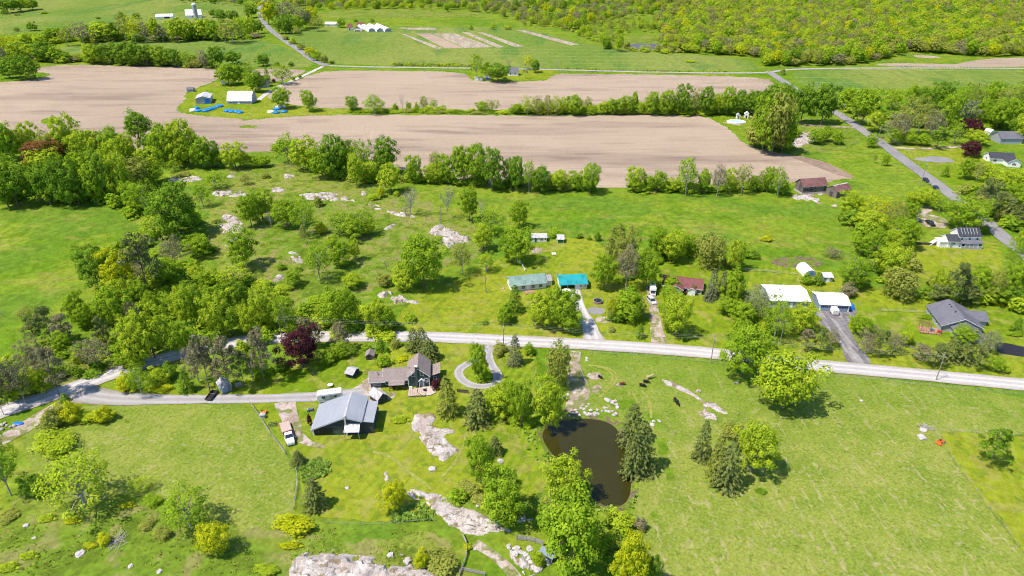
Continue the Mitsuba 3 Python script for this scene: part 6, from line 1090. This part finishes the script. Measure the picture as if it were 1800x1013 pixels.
trees(1350, 506, '100 460 860 400 My,40 70 340 200 Lg,-10 330 480 130 Mg,230 120 310 190 My,260 290 420 110 Pn,360 285 420 120 Ps,440 290 410 110 Ln,640 190 330 150 Mg,680 300 460 150 Ln,770 290 450 120 Ps,870 310 450 130 Ln,960 300 400 110 My,730 250 330 80 Ln,560 -30 75 130 Bn,1060 390 510 170 Pn,1160 390 530 150 Ps,1280 360 545 180 Ss,1370 390 560 170 Ss,1450 400 540 130 Ps,1370 310 390 170 Mg,1540 300 450 160 Lb,1120 180 230 110 Bg,1590 490 590 90 Mg,1670 540 610 50 By,1740 210 330 90 Sd,1740 310 350 110 Bg,930 -40 80 200 Lo,1200 -30 100 170 Ps,1400 -20 100 150 Ps,1550 -20 100 200 Mg,1690 -30 110 200 Md')
trees(0, 760, '80 60 420 240 Lg,250 290 470 180 Bd,400 -30 175 300 By,600 130 560 480 Ly,1000 310 430 160 Ly,1080 430 530 130 Bg,1340 370 700 370 Lg,1520 640 870 230 Mk,510 580 650 110 Bk,740 710 800 100 Bk,640 770 820 100 Bk,900 480 540 90 Bk,1040 600 690 120 Bo,1150 660 760 120 Bo,60 900 990 140 By,200 830 900 120 By,330 560 640 120 By,60 540 640 140 Bo')
trees(450, 760, '300 130 260 125 Ss,420 330 585 200 Ss,980 350 550 190 Mk,280 565 735 290 Bk,1580 40 350 200 Mg,1680 30 190 140 Ss,1740 300 640 320 Mg,1290 810 1012 260 Bo,1170 830 970 120 Bk,1490 780 830 60 Bk,240 760 830 150 Bk,80 920 1015 180 By')
trees(900, 760, '360 160 490 280 My,510 350 470 110 Md,420 470 960 460 Mg,760 540 700 200 By,820 760 1120 250 Mk,960 860 1080 130 Md,900 600 700 90 Bn,840 -190 130 220 Ss,900 -60 330 240 Ss,850 20 350 200 Ss,1330 -70 230 150 Ss,1430 20 360 160 So,1510 80 455 230 Ss,1690 -60 280 280 My,1550 -80 60 160 Bo,1750 385 440 80 Bd,180 840 960 90 By,60 500 600 70 Bo')
trees(1350, 760, '1560 -30 190 220 Pd')

LANDMARKS = [('the grey barn', 605, 760), ('the farmhouse', 735, 685), ('the pond', 1035, 800), ('the travel trailer', 582, 703), ('the flatbed truck', 508, 775), ('the teal roofed garage', 1008, 511), ('the sage green bungalow', 925, 512), ('the red roofed house', 1198, 517), ('the white three-door garage', 1465, 548),
             ('the metal workshop', 1385, 545), ('the grey house', 1680, 585), ('the white farmhouse', 1690, 437), ('the old barn', 1425, 342), ('the gambrel barn', 425, 184), ('the silo', 345, 36), ('the swimming pool', 1294, 216), ('the lone farm', 895, 138), ('the white growing tunnels', 660, 55), ('the dark-roofed white house', 1760, 287),
             ('the big lower outcrop', 640, 1000), ('the looping driveway', 840, 650), ('the mown corner field', 1720, 800), ('the left pasture', 250, 800), ('the left meadow', 120, 440), ('the rocky rise', 560, 350), ('the broad pale outcrop', 795, 410), ('the cream hut', 948, 426), ('the driveway junction', 140, 690), ('the driveway shed', 398, 690), ('the cattle herd', 1130, 675),
             ('the dried pond hollow', 1400, 461), ('the right pasture', 1500, 780), ('the two dark cars', 1637, 326), ('the paved road bend', 1480, 205)]
ROWS = [('in the row below the ploughed field', [(560, 310), (620, 325), (740, 322), (900, 332), (1050, 336), (1200, 338), (1350, 336)], 14), ('in the hedgerow between ploughed fields', [(600, 196), (800, 198), (1000, 200), (1200, 200), (1330, 200)], 14), ('in the row behind the left field', [(120, 108), (250, 114), (390, 117)], 40),
        ('in the belt below the silo', [(80, 74), (200, 71), (330, 71), (450, 66)], 50), ('in the wood above the left meadow', [(0, 330), (120, 320), (240, 320), (400, 290), (60, 270), (250, 275)], 42), ('among roadside trees by the purple tree', [(240, 600), (360, 580), (450, 575)], 22), ('at the left bend of the road', [(0, 690), (60, 680), (110, 670)], 22), ('in the wood beyond the paved road', [(1560, 200), (1640, 220), (1720, 210), (1800, 200)], 40),
        ('in the copse behind the white farmhouse', [(1500, 380), (1560, 420), (1560, 480)], 22), ('in the row by the right edge', [(1640, 520), (1720, 522), (1790, 520)], 18), ('beside the bending road at the top', [(500, 75), (540, 100), (590, 112)], 40), ('in the hedge before the white garage', [(1410, 608), (1530, 612), (1600, 630), (1700, 640)], 14), ('in the wood beside the two cars', [(1700, 350), (1760, 370), (1800, 380)], 30)]
rows_m = [(n, LineString([at(*p)[:2] for p in pts]), d_) for n, pts, d_ in ROWS]; lm_m = [(n, at(x, y)[:2]) for n, x, y in LANDMARKS]

treepts = []
def place_tree(px, top, bot, w, code, idx):
    shape, pal = code
    for it in range(3):                                               # from the outline in the photograph to width, height and foot
        a = at(px, bot if it == 0 else foot); s = px_per_m(a[1]); dp = dep(bot); B, Wm = (bot - top) / s, w / s; c_, s_ = math.cos(dp), math.sin(dp)
        zc, az = {'M': (.54, .46), 'L': (.56, .44), 'B': (.42, .54), 'W': (.52, .48), 'P': (.62, .36), 'D': (.55, .42)}.get(shape, (0, 0))
        if zc:
            Hm = float(np.clip(math.sqrt(max((B / 2) ** 2 - (Wm / 2 * s_ * .95) ** 2, .001)) / (az * c_), Wm * (.28 if shape == 'B' else .70), Wm * 2.4))
            foot = bot + (zc * Hm * c_ - math.sqrt((az * Hm * c_) ** 2 + (Wm / 2 * s_ * .95) ** 2)) * s
        else:
            Hm = float(np.clip((B - .42 * Wm * s_) / c_, Wm * .9, Wm * 4)); foot = bot - .42 * Wm * s_ * s
    Wy, turn = Wm, None
    if shape == 'B' and B < Wm * s_ * .98:                            # low and shallow clumps
        Hm = Wm * .32; Wy = max(Wm * .45, (B - .6 * Hm * c_) / s_); turn = 0.0; a = at(px, bot - .45 * Wy * s_ * s)
    rr = np.random.default_rng(idx + 5); dist = a[1]; lod = 0 if dist < 310 else 1 if dist < 600 else 2
    if Hm < 3.5 and lod == 0: lod = 1
    k = proto(shape, pal, int(rr.integers(4 if shape in 'ML' else 2)), lod); key = numbered(NAMES[shape])
    nw = {'M': 1.06, 'L': 1.08, 'B': 1.0, 'S': 1.06, 'W': 1.0, 'P': 1.12, 'C': 1.12}.get(shape, 1.0)
    scene[key] = {'type': 'instance', 'sg': {'type': 'ref', 'id': k}, 'to_world': T().translate([float(a[0]), float(a[1]), float(a[2] - .1)]).rotate([0, 0, 1], float(rr.uniform(0, 360)) if turn is None else turn).scale([float(Wm * nw), float(Wy * nw), float(Hm)])}
    treepts.append((key, px, bot, a[:2], Hm, code))
for i, t_ in enumerate(TREES): place_tree(*t_, i)

ORD = 'first second third fourth fifth sixth seventh eighth ninth tenth eleventh twelfth thirteenth fourteenth fifteenth sixteenth seventeenth eighteenth nineteenth twentieth'.split()
ordn = lambda i: ORD[i] if i < 20 else f'{i + 1}' + {1: 'st', 2: 'nd', 3: 'rd'}.get((i + 1) % 10, 'th')
base_l = {}
for key, px, py, xy, Hm, code in treepts:
    shape, pal = code; place = None
    for n, L_, d_ in rows_m:
        if L_.distance(Point(xy)) < d_: place = n; break
    if place is None:
        n, q = min(lm_m, key=lambda z: np.linalg.norm(z[1] - xy)); d_ = xy - q
        place = ('left of ' if d_[0] < 0 else 'right of ') + n if abs(d_[0]) > abs(d_[1]) * .8 else ('behind ' if d_[1] > 0 else 'in front of ') + n
    size = ('tall ' if Hm > 13 else 'small ' if Hm < 5.5 else '') if shape not in 'B' else ('low ' if Hm < 2.2 else 'big ' if Hm > 4.5 else '')
    l = f'{size}{HUE[pal]} {NOUN[shape]} {place}'; base_l.setdefault(l, []).append((px, key, shape))
for l, ks in base_l.items():
    ks.sort()
    for i, (px, key, shape) in enumerate(ks):
        ll = l if len(ks) == 1 else f'{l}, ' + ('leftmost one' if i == 0 else 'rightmost one' if i == len(ks) - 1 else f'{ordn(i)} from left')
        tag(key, ll, {'B': 'bush'}.get(shape, 'tree'))

# far woods: one mass each
def wood(name, label, poly, n, mix_, hgt=(8, 14), wid=(7, 11), seed=0, cell=None, lod_=2):
    r = np.random.default_rng(seed + 50); g_ = Polygon([at(*p)[:2] for p in poly]).buffer(0); x0, y0, x1, y1 = g_.bounds; out, tries = [], 0
    gap = cell or .62 * np.mean(wid); grid = {}
    while len(out) < n and tries < n * 30:
        tries += 1; p_ = np.array([r.uniform(x0, x1), r.uniform(y0, y1)])
        if not shapely.contains_xy(g_, *p_): continue
        c_ = (int(p_[0] // gap), int(p_[1] // gap))
        if any(np.linalg.norm(p_ - o) < gap for i in (-1, 0, 1) for j in (-1, 0, 1) for o in grid.get((c_[0] + i, c_[1] + j), [])): continue
        grid.setdefault(c_, []).append(p_); out.append(p_)
    for i, p_ in enumerate(out):
        f_ = float(meshkit.noise(np.array([p_[0] / 70, p_[1] / 70, seed]))); j = int(((f_ - .5) * 1.6 + .5 + r.normal(0, .30)) % 1.0 * len(mix_)) % len(mix_); code = mix_[j]
        h_, w_ = r.uniform(*hgt), r.uniform(*wid)
        if code[0] == 'B': h_, w_ = h_ * .35, w_ * .6
        k = proto_far(code, int(r.integers(2)), lod_)
        scene[f'{name}__{i + 1:03d}'] = {'type': 'instance', 'sg': {'type': 'ref', 'id': k}, 'to_world': T().translate([float(p_[0]), float(p_[1]), float(H(*p_)) - .2]).rotate([0, 0, 1], float(r.uniform(0, 360))).scale([float(w_), float(w_), float(h_)])}
    tag(name, label, 'wood', kind='stuff'); return len(out)
def proto_far(code, var, lod_=2):
    key = f'far_kind_{code}{var}{lod_}'
    if key not in scene:
        (v, f, c), _ = make_tree(code[0], code[1], var + 5, lod_); scene[key] = {'type': 'shapegroup', 'crown': mikit.ply((v, f), 'mat_leaf', color=c)}
    return key
MIXY = ['My', 'Lo', 'Mo', 'My', 'Mk', 'Mo', 'Mg', 'Ln', 'My', 'Lo', 'Md', 'My', 'Mo', 'Mg']
nw = wood('forest', 'wide yellow-green wood covering the upper right', [(1170, 86), (1215, 94), (1290, 99), (1335, 103), (1345, 116), (1385, 117), (1480, 116), (1530, 110), (1600, 94), (1680, 98), (1720, 101), (1900, 99), (2000, -14), (1330, -14), (1240, 8), (1180, 28), (1150, 40)], 5200, MIXY, (6, 16), (8, 15), 1, 5.8, 3)
wood('far_treeline', 'wooded belt across the top behind the white tunnels', [(450, 12), (560, 19), (700, 16), (860, 26), (905, 40), (960, 50), (1010, 56), (1050, 44), (1120, 30), (1180, 24), (1240, 10), (1330, -12), (1180, -13), (1020, -6), (880, 6), (740, 4), (600, 2), (470, -10)], 620, ['Ln', 'Lo', 'My', 'Mg', 'Mo', 'Mk', 'Ln', 'Md'], (8, 14), (8, 12), 2)
wood('marsh_scrub', 'thin grey-green scrub wood round the marsh pool', [(905, 42), (1000, 58), (1062, 80), (1085, 84), (1092, 66), (1120, 58), (1172, 58), (1190, 46), (1150, 38), (1060, 36)], 200, ['Dn', 'Ly', 'By', 'Lo', 'Bo', 'Dn', 'My'], (6, 11), (6, 9), 3)
wood('top_treeline', 'dark line of trees along the top left edge', [(290, 1), (330, 6), (400, 10), (450, 9), (455, -8), (300, -10)], 70, ['Md', 'Mg', 'Lo', 'Ln'], (8, 13), (8, 12), 4)
wood('verge_bushes', 'row of low bushes along the thin straight road', [(690, 117), (800, 118), (830, 119), (830, 115), (690, 113)], 60, ['By', 'Bo', 'Bk', 'Bg'], (4, 8), (3, 6), 5, cell=2)
wood('verge_bushes_right', 'sparse low bushes under the crop field right of the lone farm', [(990, 122), (1130, 126), (1280, 128), (1280, 126), (1130, 124), (990, 120)], 45, ['By', 'Bo', 'Bg'], (3, 6), (2, 5), 6, cell=2)

def hedge(name, label, lines, n, mix_, hgt, wid, spread, seed):
    """Undergrowth between the trees of a row, one mass."""
    r = np.random.default_rng(seed + 90); Ls = [LineString([at(*p)[:2] for p in q]) for q in lines]; tot = sum(L.length for L in Ls); i = 0
    for L in Ls:
        for _ in range(int(n * L.length / tot)):
            p_ = np.array(L.interpolate(r.uniform(0, L.length)).coords[0]) + r.normal(0, spread, 2); i += 1; w_ = r.uniform(*wid)
            scene[f'{name}__{i:03d}'] = {'type': 'instance', 'sg': {'type': 'ref', 'id': proto_far(mix_[r.integers(len(mix_))], int(r.integers(2)))}, 'to_world': T().translate([float(p_[0]), float(p_[1]), float(H(*p_)) - .2]).rotate([0, 0, 1], float(r.uniform(0, 360))).scale([float(w_), float(w_), float(r.uniform(*hgt))])}
    tag(name, label, 'undergrowth', kind='stuff')
hedge('field_edge_undergrowth', 'leafy undergrowth between the trees below the ploughed field', [[(490, 262), (560, 300), (620, 318)], [(620, 318), (700, 320), (760, 318), (900, 328), (1050, 333)], [(1100, 334), (1220, 336), (1370, 334)]], 110, ['Bg', 'Bd', 'By', 'Bg', 'Bo'], (2.5, 6), (5, 9), 1.5, 1)
hedge('hedgerow_undergrowth', 'leafy undergrowth of the hedgerow between the ploughed fields', [[(905, 198), (1040, 199), (1200, 199), (1330, 198)]], 75, ['Bg', 'Bd', 'By', 'Bg', 'Bo'], (3, 7), (7, 12), 2, 2)
hedge('marsh_front_scrub', 'sparse scrub in front of the small marsh pool', [[(1062, 84), (1100, 90), (1150, 92), (1190, 92), (1240, 97)], [(1172, 62), (1182, 80)]], 34, ['Bo', 'By', 'Ly', 'Lo', 'Mo'], (3, 8), (6, 11), 5, 12)
hedge('low_hedge', 'low leafy hedge between the ploughed fields at left', [[(618, 196), (760, 198), (905, 199)]], 46, ['Bg', 'By', 'Bo', 'Bg'], (1.5, 3.2), (5, 9), 1.2, 3)
hedge('left_row_undergrowth', 'undergrowth of the tree rows behind the left ploughed field', [[(85, 108), (150, 109), (250, 113), (380, 117)], [(85, 76), (150, 73), (280, 70), (440, 67)], [(0, 105), (60, 104), (110, 106)]], 150, ['Bg', 'Bd', 'Bo', 'By', 'Bn'], (4, 9), (9, 15), 6, 4)
hedge('wood_undergrowth', 'shaded undergrowth in the wood above the left meadow', [[(0, 345), (100, 352), (205, 345), (250, 370), (330, 405)], [(0, 300), (120, 290), (230, 285), (380, 285)], [(180, 470), (230, 440), (330, 440)]], 130, ['Bd', 'Bg', 'By', 'Bg'], (3, 7), (5, 9), 4, 5)
hedge('roadside_undergrowth', 'dense undergrowth along the wooded stretch of the gravel road', [[(220, 615), (330, 600), (430, 588), (560, 580), (690, 578)], [(180, 560), (300, 540), (450, 530), (600, 540)], [(200, 500), (330, 500), (480, 510)]], 90, ['Bd', 'Bg', 'By', 'Bg', 'By'], (2, 5), (4, 7.5), 4, 6)
hedge('copse_undergrowth', 'undergrowth of the copse and wood at the right', [[(1490, 375), (1530, 410), (1560, 460), (1545, 500)], [(1500, 195), (1600, 220), (1700, 225), (1790, 225)], [(1700, 345), (1750, 375), (1800, 400)], [(1640, 520), (1720, 522), (1800, 521)], [(1340, 185), (1400, 190), (1460, 190)]], 150, ['Bd', 'Bg', 'By', 'Bg', 'Bo'], (3, 7), (6, 10), 4, 7)
hedge('bend_undergrowth', 'shrubby undergrowth below the pines at the left bend', [[(0, 698), (50, 680), (110, 662), (150, 647)], [(0, 650), (80, 630), (170, 620)]], 60, ['Bg', 'By', 'Bd', 'Bo'], (1.5, 4), (3, 6), 2.5, 8)
hedge('garden_undergrowth', 'shrubs under the trees between the houses by the gravel road', [[(1065, 470), (1090, 490), (1110, 500)], [(1260, 500), (1300, 530), (1320, 580), (1330, 620)], [(1075, 540), (1100, 565)], [(1140, 455), (1240, 450), (1290, 465)]], 60, ['Bg', 'By', 'Bd', 'Bo'], (1.5, 4), (3, 6), 2.5, 9)
hedge('pond_undergrowth', 'shrubs under the trees round the lower end of the pond', [[(960, 905), (1000, 940), (1060, 965), (1120, 1000)], [(850, 745), (900, 735), (930, 745)], [(830, 860), (880, 900)]], 50, ['Bg', 'By', 'Bd', 'Bo'], (1.2, 3), (2.5, 5), 2, 10)

# uncut grass and weeds: one mass
def tufts(name, label, polys, n, seed, hgt=(.25, .7), cols=((.085, .135, .012), (.17, .20, .05))):
    r = np.random.default_rng(seed); P = []
    for poly, share in polys:
        g_ = Polygon([at(*p)[:2] for p in poly]).buffer(0); x0, y0, x1, y1 = g_.bounds; k = int(n * share); q = np.column_stack([r.uniform(x0, x1, k * 4), r.uniform(y0, y1, k * 4)])
        q = q[shapely.contains_xy(g_, q[:, 0], q[:, 1])]; dens = meshkit.fbm(np.column_stack([q * .12, 0 * q[:, 0]]), 3, seed); q = q[r.random(len(q)) < np.clip((dens - .35) * 3, .05, 1)][:k]; P.append(q)
    P = np.vstack(P); z = H(P[:, 0], P[:, 1]); h_ = r.uniform(*hgt, len(P)); vs, fs, cs = [], [], []
    for b_ in range(3):
        an = r.uniform(0, 6.28, len(P)); d_ = np.stack([np.cos(an), np.sin(an)], 1) * (h_ * .55)[:, None]; lean = r.normal(0, .7, (len(P), 2)) * h_[:, None]
        a1 = np.column_stack([P - d_, z - .05]); a2 = np.column_stack([P + d_, z - .05]); t1 = np.column_stack([P + d_ * 1.2 + lean, z + h_]); t2 = np.column_stack([P - d_ * 1.2 + lean, z + h_ * .9])
        vs.append(np.stack([a1, a2, t1, t2], 1).reshape(-1, 3))
    v = np.vstack(vs); i = np.arange(len(v) // 4)[:, None] * 4; f = np.vstack([i + [0, 1, 2], i + [0, 2, 3]]); c1, c2 = np.array(cols[0]), np.array(cols[1])
    tone = np.tile(r.random(len(P)), 3); scene[name] = mikit.ply((v, f), 'mat_leaf', color=np.repeat(c1 + (c2 - c1) * tone[:, None], 4, 0)); tag(name, label, 'grass', kind='stuff')
tufts('meadow_grass', 'uncut grass tufts in the rough ground and scrub', [([(0, 880), (250, 880), (480, 985), (540, 930), (760, 930), (800, 1030), (0, 1030)], .55), ([(400, 290), (640, 310), (860, 400), (700, 480), (560, 560), (400, 500)], .45)], 2600, 3, (.12, .34), ((.20, .30, .02), (.40, .42, .10)))
tufts('pond_reeds', 'rough tall grass fringing the pond and lawn edge', [([(920, 755), (945, 760), (960, 790), (990, 830), (1030, 880), (1100, 900), (1130, 850), (1110, 890), (1060, 905), (1010, 890), (960, 830), (930, 790)], .5), ([(530, 822), (560, 806), (580, 815), (575, 835), (535, 850)], .2), ([(690, 898), (740, 885), (765, 900), (760, 915), (690, 918)], .3)], 2600, 9, (.3, .65), ((.18, .34, .04), (.34, .46, .09)))
